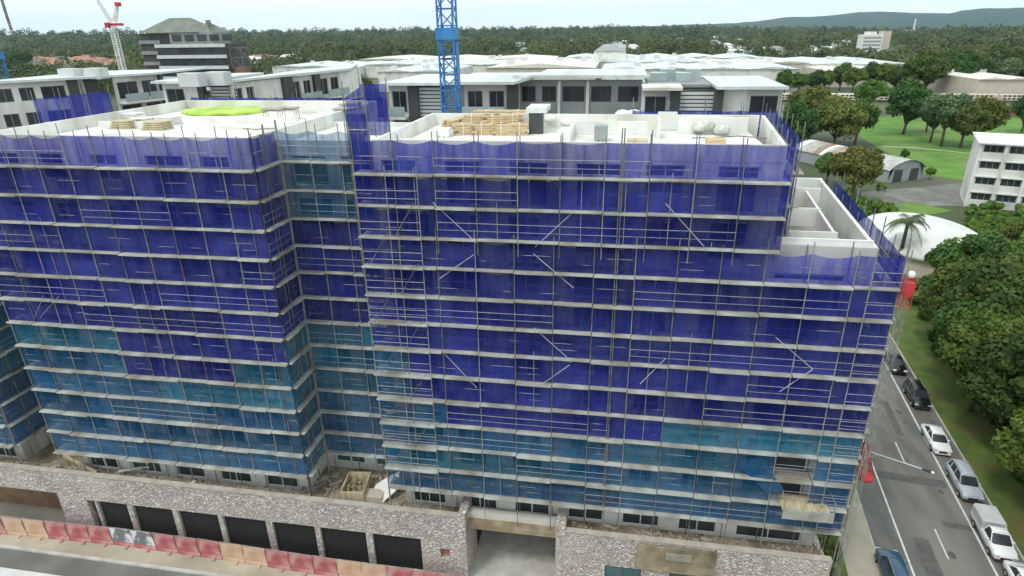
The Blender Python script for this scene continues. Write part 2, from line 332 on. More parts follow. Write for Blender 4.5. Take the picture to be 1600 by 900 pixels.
# side street: direction of the road
RD = Vector((.118, 1, 0)).normalized(); RN = Vector((RD.y, -RD.x, 0))
def rp(s, t, z=0.): p = Vector((25.0, 44, 0))+RD*s+RN*t; return (p.x, p.y, z)      # s along the street, t to its right
def strip(mb, s0, s1, t0, t1, z): return mb.add([rp(s0,t0,z), rp(s0,t1,z), rp(s1,t1,z), rp(s1,t0,z)], [(0,1,2,3)])
def slab(mb, s0, s1, t0, t1, z0, z1):
    q = [rp(s0,t0), rp(s0,t1), rp(s1,t1), rp(s1,t0)]; return mb.prism([(p[0],p[1]) for p in q], z0, z1)
struct(strip(MB(), -36, 330, -2.3, 8.75, .006), 'side_road', MT['asphalt'])
mk = MB(); strip(mk, -30, 120, -.08, .08, .012); strip(mk, -30, 120, 6.12, 6.3, .012)
for s in range(-3, 12): strip(mk, s*12.6-.4, s*12.6+3.0, 3.05, 3.17, .012)
struct(mk, 'road_marking', MT['paint'])
pa = MB()
for s0, s1, t0, t1 in ((-3,1.5,1.0,2.2),(9,10.2,-2.2,5.9),(17,24,3.6,4.3),(27,28.5,6.5,8.4),(34,41,.6,1.5),(3.5,4.2,4,8.5)): strip(pa, s0, s1, t0, t1, .009)
for _ in range(26):
    s0 = random.uniform(-5,50); t0 = random.choice([random.uniform(6.8,8.0), random.uniform(-1.8,-.8), random.uniform(3.4,5.4)]); q = .12+.25*random.random(); pa.add([rp(s0+q*1.6*math.cos(a*.785), t0+q*math.sin(a*.785), .0095+.0003*_) for a in range(8)], [tuple(range(8))])
struct(pa, 'road_patches', MT['patch'])
gt_ = MB()
for s0 in (6, 31): strip(gt_, s0, s0+.7, 8.3, 8.74, .016)
struct(gt_, 'drain_grate', MT['charcoal'])
kb = MB(); slab(kb, -12, 120, -2.45, -2.3, -.02, .14); slab(kb, -30, 120, 8.75, 8.9, -.02, .14); struct(kb, 'side_kerb', MT['kerb'])
struct(slab(MB(), -12, 120, -5.0, -2.45, -.02, .11), 'side_footpath', MT['path'])
struct(slab(MB(), -30, 85, 8.9, 26, -.03, .10), 'verge', MT['verge'])
struct(slab(MB(), -12, 60, -6.7, -5.0, -.02, .14), 'planted_strip', MT['verge'])

# park lawn and its paths, yard road
lawn = MB(); pts = [gz(*p) for p in [(1345,215),(1330,186),(1600,168),(1760,190),(1760,262),(1540,275),(1500,282),(1440,272)]]
lawn.prism([(p.x,p.y) for p in pts], -.04, .03); struct(lawn, 'park_lawn', MT['grass'])
lp = MB(); q = [gz(*p) for p in [(1380,229),(1430,231),(1480,236),(1540,243),(1600,246)]]
for a, b in zip(q, q[1:]): lp.prism([(a.x,a.y-1),(b.x,b.y-1),(b.x,b.y+1),(a.x,a.y+1)], .02, .05)
struct(lp, 'park_path', MT['path'])
yd = MB(); q = [gz(*p) for p in [(1350,330),(1345,300),(1440,292),(1500,286),(1530,300),(1515,322),(1440,322),(1400,345)]]
yd.prism([(p.x,p.y) for p in q], -.04, .012); struct(yd, 'yard_road', MT['asphalt2'])
lg = MB(); q = [gz(*p) for p in [(1395,323),(1420,315),(1455,322),(1490,330),(1395,345)]]
lg.prism([(p.x,p.y) for p in q], -.04, .06); struct(lg, 'yard_lawn', MT['grass'])

# rolling hills round the horizon
def hills(name, r0, r1, prof, a0, a1, na, nr, mt, amp):
    vs = []; fs = []
    for j in range(nr+1):
        t = j/nr
        for i in range(na+1):
            a = a0+(a1-a0)*i/na; r = r0+(r1-r0)*t
            hgt = prof(a, t)+amp*(math.sin(a*61+t*9)+.6*math.sin(a*143+2+t*13)+.4*math.sin(a*333+t*21))*t
            vs.append((r*math.sin(a), r*math.cos(a), hgt-1))
    for j in range(nr):
        for i in range(na):
            k = j*(na+1)+i; fs.append((k, k+1, k+na+2, k+na+1))
    o = MB().add(vs, fs).build(name, mt, None, True); o['kind'] = 'structure'; return o
def az(x, y=40): d = ray(x, y); return math.atan2(d.x, d.y)
def interp(x, xs, ys): return float(np.interp(x, xs, ys))
sky_px = [(-200,50),(0,50),(400,48),(700,44),(1000,41),(1100,40),(1180,30),(1300,25),(1450,25),(1495,17),(1600,13),(1900,10)]
def horizon_profile(pxs, r):
    A = [az(x, y) for x, y in pxs]; Hh = []
    for x, y in pxs:
        d = ray(x, y); Hh.append(CAMZ+d.z/math.hypot(d.x, d.y)*r)
    return A, Hh
A1, H1 = horizon_profile([(-400,54),(0,54),(400,52),(700,49),(900,47),(1100,46),(1400,52),(1900,56)], 4200)
hills('low_hills', 2100, 4200, lambda a, t: max(0, interp(a, A1, H1))*t**1.0, R(-75), R(60), 260, 8, MT['hill'], 3)
A2, H2 = horizon_profile([(-400,60),(900,44),(1000,41),(1100,38),(1180,34),(1230,27),(1290,25),(1340,20),(1380,18),(1430,20),(1485,22),(1500,17),(1540,13),(1600,12),(1900,9)], 10500)
hills('range_hills', 7200, 10500, lambda a, t: max(0, interp(a, A2, H2))*math.sin(t*math.pi/2)**1.1, R(-60), R(60), 320, 10, MT['hill'], 4)

# haze
hz = MB().box(-21000, 21000, -40, 12500, -1.2, 420)
hm = bpy.data.materials.new('haze_air'); hm.use_nodes = True; hm.node_tree.nodes.clear()
ho = hm.node_tree.nodes.new('ShaderNodeOutputMaterial'); hv_ = hm.node_tree.nodes.new('ShaderNodeVolumePrincipled')
hv_.inputs['Color'].default_value = (.52,.80,1,1); hv_.inputs['Density'].default_value = .000035; hv_.inputs['Anisotropy'].default_value = .2
hm.node_tree.links.new(hv_.outputs[0], ho.inputs['Volume'])
ho_ = hz.build('haze', hm); ho_['kind'] = 'stuff'; ho_['label'] = 'thin blue haze lying over the distant hills'; ho_['category'] = 'haze'

# ------------------------------------------------------------------ the building under construction
DZ = lambda i: 32.05-2*i
FL = lambda k: 5.6+3.02*k
X = Vector((1,0,0)); Y = Vector((0,1,0)); NY = -Y
SD = Vector((.105,1,0)).normalized(); SN = Vector((SD.y,-SD.x,0))     # the side street is not square to the front
bld = thing('apartment_building', 'half-finished pale apartment block wrapped in blue and purple scaffold netting', 'apartment block', (-12, 45, 5.2))
def bay_holes(x0, x1, floors, seed, P0x):
    rr = random.Random(seed); hs = []
    nb = max(1, round((x1-x0)/4.1)); bw = (x1-x0)/nb; kinds = [rr.choice('DWB') for _ in range(nb)]
    for k in floors:
        for b in range(nb):
            a = x0+b*bw-P0x; kd = kinds[b]; z = FL(k)
            if k == 8: hs.append((a+.5, a+bw*rr.uniform(.55,.8), z+(.1 if kd != 'W' else 1.1), z+2.85)); continue
            if k == 0: hs.append((a+.5, a+bw-.9, z-.12, z+2.1)); continue
            if kd == 'D': hs.append((a+.5, a+bw-.7, z+.15, z+2.45))
            elif kd == 'W': hs.append((a+.7, a+bw*.6, z+.9, z+2.4))
            else: hs.append((a+.35, a+bw-1.5, z+.15, z+2.5))
    return hs
def front(name, x0, x1, Yp, z0, z1, floors, seed):
    P = V2(x0, Yp); hs = bay_holes(x0, x1, floors, seed, x0)
    openings_wall(MB(), P, X, NY, x1-x0, z0, z1, .25, hs).build('wall', MT['render'], bld)
    for h in hs: window(bld, P, X, NY, h, MT['glass'], MT['white'])
front('w', -15.2, 9.4, 37.3, 5.2, 33.85, range(0, 9), 3)
front('w', 9.4, 15.3, 37.3, 5.2, 28.0, range(0, 7), 5)
front('w', -44.4, -23.6, 37.3, 5.2, 33.85, range(0, 9), 8)
P = V2(-23.6, 40.6); hs = [(1+3.6*b, 3.6+3.6*b, FL(k)+.3, FL(k)+2.4) for k in (0, 3, 7, 8) for b in range(2)]
openings_wall(MB(), P, X, NY, 8.4, 5.2, 33.2, .25, hs).build('wall', MT['render'], bld)
for h in hs: window(bld, P, X, NY, h, MT['glassg'], MT['white'])
sw = MB(); sw.box(-23.85, -23.6, 37.56, 60, 5.2, 33.85); sw.box(-44.4, -44.15, 37.56, 60, 5.2, 33.85); sw.box(-15.2, -14.95, 37.56, 50.6, 5.2, 33.85)
def side_wall(mb, x, y0, y1, z0, z1, th=.25):
    a = V2(x, y0); b = a+SD*((y1-y0)/SD.y); mb.prism([(a.x,a.y),(a.x-th,a.y),(b.x-th,b.y),(b.x,b.y)], z0, z1)
side_wall(sw, 9.4, 37.56, 50.6, 26.75, 33.85); side_wall(sw, 15.3, 37.56, 56, 5.2, 28.0)
sw.box(-44.4, -23.6, 60, 60.25, 5.2, 33.85); sw.box(-23.6, -15.2, 49.8, 50.05, 5.2, 33.2); sw.box(-15.2, 10.4, 50.6, 50.85, 5.2, 33.85); sw.box(10.4, 17.3, 56, 56.25, 5.2, 28.0)
sw.build('wall', MT['white'], bld)
# floor slabs, each one part; they show through the net as pale bands
for k in range(1, 9):
    s = MB(); z = FL(k)
    xr = 15.04 if k <= 7 else 9.14
    s.box(-14.94, xr, 37.56, 50.5 if k != 7 else 55.9, z-.22, z); s.box(-44.14, -23.86, 37.56, 59.9, z-.22, z); s.box(-23.58, -15.22, 40.86, 49.7, z-.22, z)
    for x0, x1 in [(-14.2,-8),(-5.8,.3),(2.4,8.7)]+([(10.2,14.9)] if k < 7 else [])+[(-41,-35),(-32.6,-26)]:
        s.box(x0, x1, 36.98, 37.29, z-.2, z-.02)
    s.build('floor_slab', MT['concrete'], bld)
rf = MB(); rf.box(-14.94, 9.3, 37.56, 50.58, 32.6, 32.95); rf.box(-44.14, -23.86, 37.56, 59.98, 32.6, 32.95); rf.box(-23.58, -15.22, 40.86, 49.78, 32.55, 32.85)
rf.build('roof', MT['roofw'], bld)
class _PP:
    def box(s, *a): MB().box(*a).build('parapet', MT['white'], bld)
pp = _PP()   # roof upstands, plinths and low partition walls
pp.box(-14.94, -6, 41.2, 41.4, 32.96, 33.3); pp.box(-3.6, 2.6, 46.3, 46.5, 32.96, 33.9); pp.box(2.6, 2.8, 44.6, 46.5, 32.96, 34.2); pp.box(-3.4, -3.2, 42.2, 46.3, 32.96, 33.7)
pp.box(4.2, 9.0, 47.2, 47.4, 32.96, 34.1); pp.box(2.8, 4.2, 48.6, 48.8, 32.96, 34.3); pp.box(-9, -4, 38.8, 39.0, 32.96, 33.5); pp.box(-3.4, 1.6, 39.6, 39.8, 32.96, 33.45)
pp.box(-36, -27, 50.5, 50.7, 32.96, 33.4); pp.box(-43, -38, 46.8, 47, 32.96, 33.5)
# upper right terrace: open courts between low white walls
tw = MB()
tw.box(9.65, 15.04, 37.57, 37.75, 26.76, 28.35); tw.box(9.75, 13.9, 40.2, 40.38, 26.76, 28.0); tw.box(9.95, 14.35, 45.6, 45.78, 26.76, 28.1); tw.box(10.2, 15.9, 51.4, 51.6, 26.76, 28.2)
a = V2(13.6, 40.4)
for y0, y1 in ((40.4, 45.58), (45.8, 51.3)):
    b = V2(13.6+(y0-40.4)*.105, y0); c = V2(13.6+(y1-40.4)*.105, y1); tw.prism([(b.x,b.y),(b.x+.18,b.y),(c.x+.18,c.y),(c.x,c.y)], 26.76, 28.0)
tw.build('terrace_wall', MT['white'], bld)
# terrace slab over the podium
MB().box(-53, 15.6, 35.62, 37.29, 5.0, 5.35).build('terrace_slab', MT['dirt'], bld)
MB().box(-23.5, -15.3, 37.3, 40.58, 5.0, 5.352).build('terrace_slab', MT['dirt'], bld)
MB().box(-53, -44.45, 37.3, 41, 5.0, 5.352).build('terrace_slab', MT['dirt'], bld)
# far-left wing past the second recess
front('w', -62, -50.4, 37.3, 5.2, 33.0, (0,), 11)
MB().box(-50.4, -44.45, 41, 41.25, 5.2, 33).box(-50.65, -50.4, 37.56, 41, 5.2, 33).build('wall', MT['render'], bld)
MB().box(-62, -49.6, 37.56, 52, 31.6, 31.9).box(-49.28, -44.45, 41.26, 52, 31.6, 31.9).build('roof', MT['roofw'], bld)

# ------------------------------------------------------------------ podium of stone cladding with garage openings
pod = thing('podium_wall', 'mottled stone-clad podium wall with a row of dark garage openings along the street', 'wall', (-20, 35.2, 0))
PY = 35.2
px_open = [(150,197,780),(205,268,787),(277,340,797),(347,415,806),(425,492,818),(500,572,829),(582,658,840)]
holes = []
for a, b, y in px_open:
    p = gy(a, y, PY); q = gy(b, y+(b-a)*.15, PY); holes.append((p.x+60, q.x+60, .35, 3.75))
holes = [(gy(-120,760,PY).x+60, gy(92,780,PY).x+60, .3, 4.1), (gy(134,778,PY).x+60, gy(146,780,PY).x+60, .2, 3.7)]+holes
p = gy(688, 862, PY); q = gy(703, 864, PY); holes.append((p.x+60, q.x+60, 2.1, 3.05))
DX0, DX1 = gy(728, 840, PY).x, gy(868, 852, PY).x
openings_wall(MB(), V2(-60, PY), X, NY, DX0+60-.6, 0, 6.35, .4, holes).build('wall', MT['stone'], pod)
sc = holes[2:9]
for h in sc:
    s = MB().box(h[0]-60+.02, h[1]-60-.02, PY+.22, PY+.26, h[2], h[3]); s.build('backing_panel', MT['black'], pod)  # flat near-black panels stand in for the shade inside the garages
MB().box(holes[0][0]-60, holes[0][1]-60, PY+2.2, PY+2.4, 0, 4.6).box(holes[1][0]-60, holes[1][1]-60, PY+1, PY+1.1, 0, 4).build('inner_wall', mat('brown_earth_wall', (.20,.13,.08), .95, (.30,.21,.14), .8, 7), pod)
MB().box(holes[9][0]-60, holes[9][1]-60, PY+.3, PY+.35, 2, 3.2).build('backing_panel', MT['brick'], pod)
# return walls and lintel round the driveway
MB().box(DX0-.6, DX0, PY, PY+3.4, 0, 6.5).box(DX1, DX1+.7, PY, PY+3.4, 0, 6.4).build('pier', MT['stone'], pod)
MB().box(DX0+.01, DX1-.01, PY+1.2, PY+1.7, 4.3, 5.9).build('lintel', mat('pale_concrete_lintel', (.50,.48,.43), .85, (.60,.58,.53), .7, 6), pod)
MB().box(DX0-4, DX1+4, PY+9, PY+9.2, 0, 5).build('inner_wall', MT['concrete'], pod)
# right part with windows
RX0 = DX1+.7; wins = []
for a, b, y in [(945,1002,885),(1046,1090,892),(1125,1175,905),(1205,1240,915)]:
    p = gy(a, y, PY); q = gy(b, y+5, PY); wins.append((p.x-RX0, q.x-RX0, 1.5, 3.35))
openings_wall(MB(), V2(RX0, PY), X, NY, 15.9-RX0, 0, 6.1, .4, wins).build('wall', MT['stone'], pod)
for h in wins: window(pod, V2(RX0, PY), X, NY, h, MT['glassg'], MT['charcoal'])
MB().box(15.5, 15.9, PY+.41, 50, 0, 5.3).build('wall', MT['stone'], pod)
cp = MB().box(-60, DX0-.6, PY-.05, PY+.42, 6.352, 6.43); cp.box(RX0, 15.9, PY-.05, PY+.42, 6.102, 6.18); cp.build('coping', mat('dusty_coping', (.36,.32,.27), .9, (.48,.43,.37), 1.3, 6), pod)
struct(MB().box(DX0, DX1, 35.06, 46, -.02, .13), 'driveway', MT['kerb'])

# ------------------------------------------------------------------ scaffolding
def net_colour(face, i, x):
    if i == 0 and face in ('right','left') and abs(x+10) > 4: return 'thin'
    if i == 3 and face == 'right' and x > 9.6: return 'thin'
    if face == 'right':
        if i <= 8: return 'blue' if (i >= 7 and x < -13.4) else 'purple'
        if i == 9: return 'purple' if -11 < x < 3.6 else 'teal' if x > 3.6 else 'blue'
        if i == 10: return 'blue' if x < 1 else 'teal' if x < 8 else 'blue'
        return 'blue' if x > -2 or i == 10 else 'teal' if i == 11 else 'blue'
    if face == 'left':
        if i <= 6: return 'purple'
        if i == 7: return 'teal' if x < -37 else 'purple'
        if i == 8: return 'blue' if x < -36 else 'purple' if x < -28 else 'teal'
        if i == 9: return 'blue' if x < -34 else 'teal'
        return 'blue'
    if face == 'recess': return 'clear' if i <= 2 else 'purple' if i <= 6 else 'teal' if i <= 9 else 'blue'
    if face == 'recess_side': return 'purple' if i <= 6 else 'teal'
    if face == 'far_left': return 'purple' if i <= 5 else 'teal' if i < 10 else 'blue'
    return 'purple'
def wob(a, b, s): return math.sin(a*1.7+s)*.5+math.sin(b*2.3+a*.9+s*2)*.5
def scaffold(root, face, P0, u, n, W, rows, bay, ztop, zbot, skip=lambda i, c: False, colour=None, end_over=0, mid=True, width=1.15, inner=True, simple=False):
    """independent tube-and-board scaffold: P0 outer line, u along, n outwards"""
    nb = max(1, round(W/bay)); bw = W/nb; rr = random.Random(hash_(face))
    at = lambda a, o, z: P0+u*a+n*o+Vector((0,0,z))
    for i in rows:
        z = DZ(i); d = MB()
        for b in range(nb):
            dz = rr.uniform(-.04,.04); a0 = b*bw+.03; a1 = (b+1)*bw-.03; jo = rr.uniform(-.07,.05)
            for j in range(3):
                o0 = .32-j*width*.36; o1 = o0-width*.33
                q = [at(a0,o0+jo*(j==0),z+dz-.10), at(a1,o0+jo*(j==0),z+dz-.10), at(a1,o1,z+dz-.10), at(a0,o1,z+dz-.10)]
                d.add(q+[p+Vector((0,0,.10)) for p in q], [(0,3,2,1),(4,5,6,7),(0,1,5,4),(1,2,6,5),(2,3,7,6),(3,0,4,7)])
        d.build('deck', MT['deck'], root)
        l = MB(); l.tube(at(0,.02,z-.17), at(W,.02,z-.17), .03); l.tube(at(0,-width+.05,z-.17), at(W,-width+.05,z-.17), .03)
        for b in range(nb+1): l.tube(at(b*bw,.02,z-.13), at(b*bw,-width+.02,z-.13), .03)
        l.build('ledger', MT['darksteel'], root)
        b = 0
        while b < nb:
            ln = min(rr.choice([2,3,4,5]), nb-b); out_ = rr.random() < .3; o_ = .04 if out_ else -.13; gr = MB()
            if rr.random() < .93:
                gr.tube(at(b*bw,o_,z+1.0+rr.uniform(-.02,.02)), at((b+ln)*bw,o_,z+1.0), .022, 4)
                gr.tube(at(b*bw+.02,o_,z+.52), at((b+ln)*bw-.02,o_,z+.52+rr.uniform(-.03,.03)), .017, 4)
                gr.tube(at(b*bw+.03,o_,z+.50), at(b*bw+.03,o_,z+1.02), .02, 4)
                gr.build('guard_rail', MT['rail'], root)
            b += ln
        cols = {}
        for b in range(nb):
            c = (b+.5)*bw; wp = P0+u*c
            if skip(i, wp.x): continue
            cols.setdefault((colour or net_colour)(face, i, wp.x), []).append(b)
        for cn, bs in cols.items():
            runs = []
            for b in bs:
                if runs and b == runs[-1][-1]+1 and len(runs[-1]) < 3 and rr.random() < .8: runs[-1].append(b)
                else: runs.append([b])
            for run in runs:
                e = MB(); na, nz = 5*len(run), 4; s = rr.uniform(0, 9); rag = rr.choice([.3,.6,1,1.8]); z0 = z+.02; z1 = z+1.86 if i else z+2.0
                for k in range(nz+1):
                    for m_ in range(na+1):
                        a = run[0]*bw+m_/na*bw*len(run); edge = math.sin(math.pi*k/nz)
                        top = -.13*rag*abs(math.sin(m_/na*len(run)*math.pi)) if k == nz else 0
                        e.v.append(tuple(at(a, -.09+.085*wob(a, k, s)*edge*(1 if m_ not in (0, na) else .2), z0+(z1-z0)*k/nz+top)))
                for k in range(nz):
                    for m_ in range(na):
                        q = k*(na+1)+m_; e.f.append((q, q+1, q+na+2, q+na+1))
                e.build('netting', MT[cn], root, True)
    for b in range(nb+1):
        x = b*bw; over = rr.uniform(.15, .75); s = MB(); z = zbot; s.tube(at(x,0,zbot), at(x,0,ztop+over), .033, 6)
        for i in rows: s.tube(at(x,0,DZ(i)-.24), at(x,0,DZ(i)-.10), .058, 6)
        s.build('standard', MT['darksteel'] if rr.random() < .5 else MT['steel'], root)
        if rr.random() < .45 and b < nb:
            k0 = rr.randrange(len(rows)); k1 = min(len(rows)-1, k0+rr.randint(2,4)); MB().tube(at(x+bw*.5,.05,DZ(rows[k1])), at(x+bw*.5,.05,DZ(rows[k0])+.4), .022, 4).build('standard', MT['rail'], root)
        if inner: MB().tube(at(x,-width,zbot), at(x,-width,ztop+rr.uniform(.0,.4)), .033, 5).build('standard', MT['darksteel'], root)
def hash_(s): return sum(ord(c)*(i+3) for i, c in enumerate(s))

SY = 36.0
scR = thing('scaffold', 'wide purple-netted scaffold front of the right block with diagonal braces across it', 'scaffolding', (0, SY, 0))
hole = lambda i, x: (i in (10, 11) and 10.2 < x < 14.9)
scaffold(scR, 'right', V2(-16.0, SY), X, NY, 25.5, range(0, 3), 2.57, 34.1, 27.0, hole)
scaffold(scR, 'right', V2(-16.0, SY), X, NY, 32.3, range(3, 13), 2.55, 28.1, 5.3, hole)
br = []
for a, b in [((676,316),(745,380)),((897,330),(836,386)),((1040,318),(1100,385)),((740,398),(686,436)),((833,396),(896,450)),((834,512),(890,562)),((890,570),(846,601)),((692,550),(745,606)),((1212,527),(1270,577)),((1270,577),(1218,612)),((1040,560),(1000,600))]:
    MB().tube(gy(*a, SY-.12), gy(*b, SY-.12), .026, 5).build('brace', MT['bracem'], scR)
# torn net flap beside the loading bay
fl = MB(); p = [gy(1150,722,SY-.1), gy(1172,745,SY-.15), gy(1200,772,SY-.3), gy(1228,769,SY-.25), gy(1188,712,SY-.1)]
fl.add(p, [(0,1,4),(1,2,4),(2,3,4)]); fl.build('netting', MT['blue'], scR)
# doubled standard and access bay at the left end
dm = MB()
for x in (3.02, 3.32): pass
DXs = gy(957, 500, SY).x
for k in range(2): MB().tube((DXs+.12*k, SY-.06, 5.3), (DXs+.14*k, SY-.06, 34.9), .04, 6).build('standard', MT['darksteel'], scR)
ab = MB()
for i in range(1, 12):
    z = DZ(i); x0, x1 = -15.9, -11.9-.0*i
    ab = MB()
    for h in (.5, 1.0): ab.tube((x0, SY-.35, z+h), (x1, SY-.35, z+h+.02), .022, 4)
    ab.build('guard_rail', MT['rail'], scR)
for x in (-15.9, -13.9, -11.9): MB().tube((x, SY-.35, 6), (x, SY-.35, 32.6), .032, 5).build('standard', MT['steel'], scR)
for i in range(2, 12, 1):
    MB().box(-15.95, -11.85, SY-.62, SY-.38, DZ(i)-.04, DZ(i)+.05).build('landing_board', MT['deck'], scR)
# upper bay beyond the roof step and right end access column
rc = MB()
for i in range(3, 13):
    z = DZ(i)
    rc = MB()
    for h in (.5, 1.05): rc.tube((14.6, SY-.35, z+h), (16.35, SY-.35, z+h), .022, 4)
    rc.build('guard_rail', MT['rail'], scR)
for x in (14.6, 16.35): MB().tube((x, SY-.35, 5.3), (x, SY-.35, 28.5), .032, 5).build('standard', MT['steel'], scR)
for i in range(2, 12):
    z = DZ(i); xa, xb = (-15.5, -14.1) if i%2 else (-13.6, -12.2); l_ = MB()
    for dy in (.0, .22): l_.tube((xa, SY-.42+dy, z+.06), (xb, SY-.42+dy, z+2.3), .015, 4)
    for q in range(1, 9): l_.tube((xa+(xb-xa)*q/9, SY-.42, z+.06+2.24*q/9), (xa+(xb-xa)*q/9, SY-.2, z+.06+2.24*q/9), .015, 4)
    l_.build('ladder', MT['darksteel'], scR)
scL = thing('scaffold', 'long purple and teal netted scaffold front of the left block above the stone podium', 'scaffolding', (-33, SY, 0))
scaffold(scL, 'left', V2(-45.3, SY), X, NY, 22.65, range(0, 13), 2.26, 34.1, 5.3)
for a, b in [((54,496),(68,462)),((62,497),(92,463)),((222,441),(238,502)),((243,510),(258,570))]:
    MB().tube(gy(*a, SY-.12), gy(*b, SY-.12), .022, 5).build('brace', MT['rail'], scL)
scC = thing('scaffold', 'recessed scaffold bay with thin teal netting between the two purple fronts', 'scaffolding', (-20, 39.2, 0))
scaffold(scC, 'recess', V2(-22.6, 39.25), X, NY, 6.5, range(0, 13), 2.17, 34.3, 5.36)
scaffold(scC, 'recess_side', V2(-22.65, SY), Y, X, 3.2, range(0, 13), 1.6, 34.1, 5.36, width=.9)
# stair enclosure rising above the roof at the inner corner
e = MB(); e.add([(-17.5,41.8,33.4),(-15.6,41.8,33.4),(-15.6,41.9,36.8),(-17.5,41.9,36.8)], [(0,1,2,3)]); e.add([(-17.52,39.3,30.3),(-17.52,41.8,30.3),(-17.52,41.8,36.6),(-17.52,39.3,36.2)], [(0,1,2,3)])
e.build('netting', MT['purple'], scC)
e = MB(); e.add([(-17.5,39.1,24.1),(-16.0,38.9,24.1),(-16.0,38.9,35.2),(-17.5,39.1,35.2)], [(0,1,2,3)]); e.build('netting', MT['purple'], scC)
for x, y in ((-17.5,39.0),(-16,38.8),(-17.5,41.8),(-15.6,41.8)): MB().tube((x,y,24),(x,y,37.2),.035,6).build('standard', MT['darksteel'], scC)
for z in (30.2,32.2,34.2,36): MB().tube((-17.5,39.0,z),(-15.9,38.9,z),.03,5).tube((-17.5,39,z),(-17.5,41.8,z),.03,5).build('guard_rail', MT['steel'], scC)
scW = thing('scaffold', 'teal netted scaffold in the second recess at the far left edge', 'scaffolding', (-46, 39.6, 0))
scaffold(scW, 'far_left', V2(-49.2, 39.6), X, NY, 3.9, range(2, 13), 1.95, 31.5, 5.36)
scaffold(scW, 'far_left', V2(-49.2, SY), Y, X, 3.5, range(2, 13), 1.7, 31, 5.36, width=.9)
scaffold(scW, 'far_left', V2(-61, SY), X, NY, 11.6, range(2, 13), 2.3, 31, 5.3, inner=False)
scS = thing('scaffold', 'purple netted side scaffold running back from the front corner along the side street', 'scaffolding', (16.7, 45, 0))
scaffold(scS, 'side', V2(16.35, SY+.2), SD, SN, 20, range(3, 13), 2.5, 28.3, 0, width=.95)
scU = thing('scaffold', 'short purple netted scaffold round the upper right corner behind the roof terrace', 'scaffolding', (10.6, 44, 0))
scaffold(scU, 'side', V2(10.45, 38.5), SD, SN, 12.5, range(0, 3), 2.5, 34.4, 26.8, width=.85)
scaffold(scU, 'side', V2(12.0, 51.9), -X, Y, 11, range(0, 1), 2.5, 34.4, 27, width=.85)
scB = thing('scaffold', 'purple netted rear scaffold showing as a strip behind the white left roof', 'scaffolding', (-33, 61, 0))
scaffold(scB, 'side', V2(-23, 61.4), -X, Y, 21.5, range(0, 1), 2.5, 34.3, 28, width=.9)
scN = thing('scaffold', 'short run of purple netting on posts over the far left low roof', 'scaffolding', tuple(gz(120,184,32)))
nb_ = MB(); q = [gz(62,192,33.5), gz(178,176,33.5)]
e = MB(); a, b = q; e.add([a, b, b+Vector((0,0,1.9)), a+Vector((0,0,1.9))], [(0,1,2,3)]); e.build('netting', MT['purple'], scN)
for k in range(4): pz = a.lerp(b, k/3); MB().tube(pz+Vector((0,0,-1.62)), pz+Vector((0,0,2.6)), .035, 5).build('standard', MT['darksteel'], scN)

# ------------------------------------------------------------------ loading bay, roof loads, terrace debris
lb = thing('loading_platform', 'weathered plywood loading platform set in the netting gap at the lower right corner', 'platform', (13.6, 35.6, 9.9))
MB().box(12.1,15.1,34.9,36.9,10.0,10.12).build('platform_board', MT['ply'], lb)
for k in range(4): MB().box(12.2+.75*k,12.7+.75*k,35.0+.1*k,36.7,10.122,10.16).build('board', MT['ply'], lb)
MB().box(12.0,15.2,34.82,34.9,9.7,10.5).build('toe_board', MT['deck'], lb)
for x in (12.05, 15.15): MB().tube((x,34.9,10),(x,34.9,11.3),.03).tube((x,34.9,11.2),(x,37,11.2),.03).tube((x,35,9.9),(x,36.9,8.2),.04).build('rail', MT['steel'], lb)

def timber_pack(loc, rz, L, W, H, label, tilt=0):
    t = thing('timber_pack', label, 'timber pack', loc, rz, 'timber packs on the roof', world=False); rr = random.Random(int(L*100+W*37+loc[0]*10))
    n = int(W/.22); lay = max(1, int(H/.16))
    for l in range(lay):
        b = MB()
        for k in range(n):
            e = rr.uniform(-.25,.25); b.box(-L/2+e, L/2+e*.5, -W/2+k*.22+rr.uniform(0,.02), -W/2+k*.22+.19, l*.16, l*.16+.14)
        b.build('timber_layer', MT['timber'], t)
    for x in (-L*.28, L*.28): MB().box(x-.03, x+.03, -W/2-.012, W/2+.012, -.012, lay*.16+.005).build('strap', MT['white'], t)
    return t
tl = ['long timber pack lying slantwise at the left end of the roof stack','bundled timber pack at the near left of the roof stack','bundled timber pack at the near middle of the roof stack','bundled timber pack at the near right beside the grey duct','second-row timber pack behind the near left bundle','second-row timber pack behind the near middle bundle','flat wide timber pack at the back of the roof stack','small timber pack at the far right of the roof stack']
for k, (px, py, rz, L, W, H) in enumerate([(722,196,1.2,4.2,.9,.7),(738,209,.35,2.6,1.1,.9),(768,209,.2,2.6,1.2,.8),(798,210,.1,2.4,1.1,.95),(752,198,.3,2.8,1.0,1.0),(786,198,.15,2.8,1.2,1.0),(785,187,0,4.6,1.5,.8),(822,192,.25,2.2,1.2,.9)]):
    timber_pack(tuple(gz(px, py, 32.96)), rz, L, W, H, tl[k])
t = thing('roof_duct', 'grey metal duct cowl standing beside the timber on the right roof', 'duct', tuple(gz(838,208,32.96)), world=False)
MB().box(-.5,.5,-.4,.4,0,1.5).build('duct_body', MT['charcoal'], t); MB().box(-.7,.8,-.5,2.4,1.5,1.85).build('duct_top', MT['metalroof'], t)
def bags(px, py, n, label, mt, cat='rubble bag', name='rubble_bag', s=1.0):
    rr = random.Random(px); p = gz(px, py, 32.96); b = MB()
    for k in range(n):
        b.sphere((rr.uniform(-.9,.9)*s, rr.uniform(-.7,.7)*s, .28*s+.25*(k%3==0)), .42*s, 8, 5, 1.2, .9, .75)
    return single(MB().add([tuple(Vector(q)+p) for q in b.v], b.f), name, mt, label, cat, smooth=True)
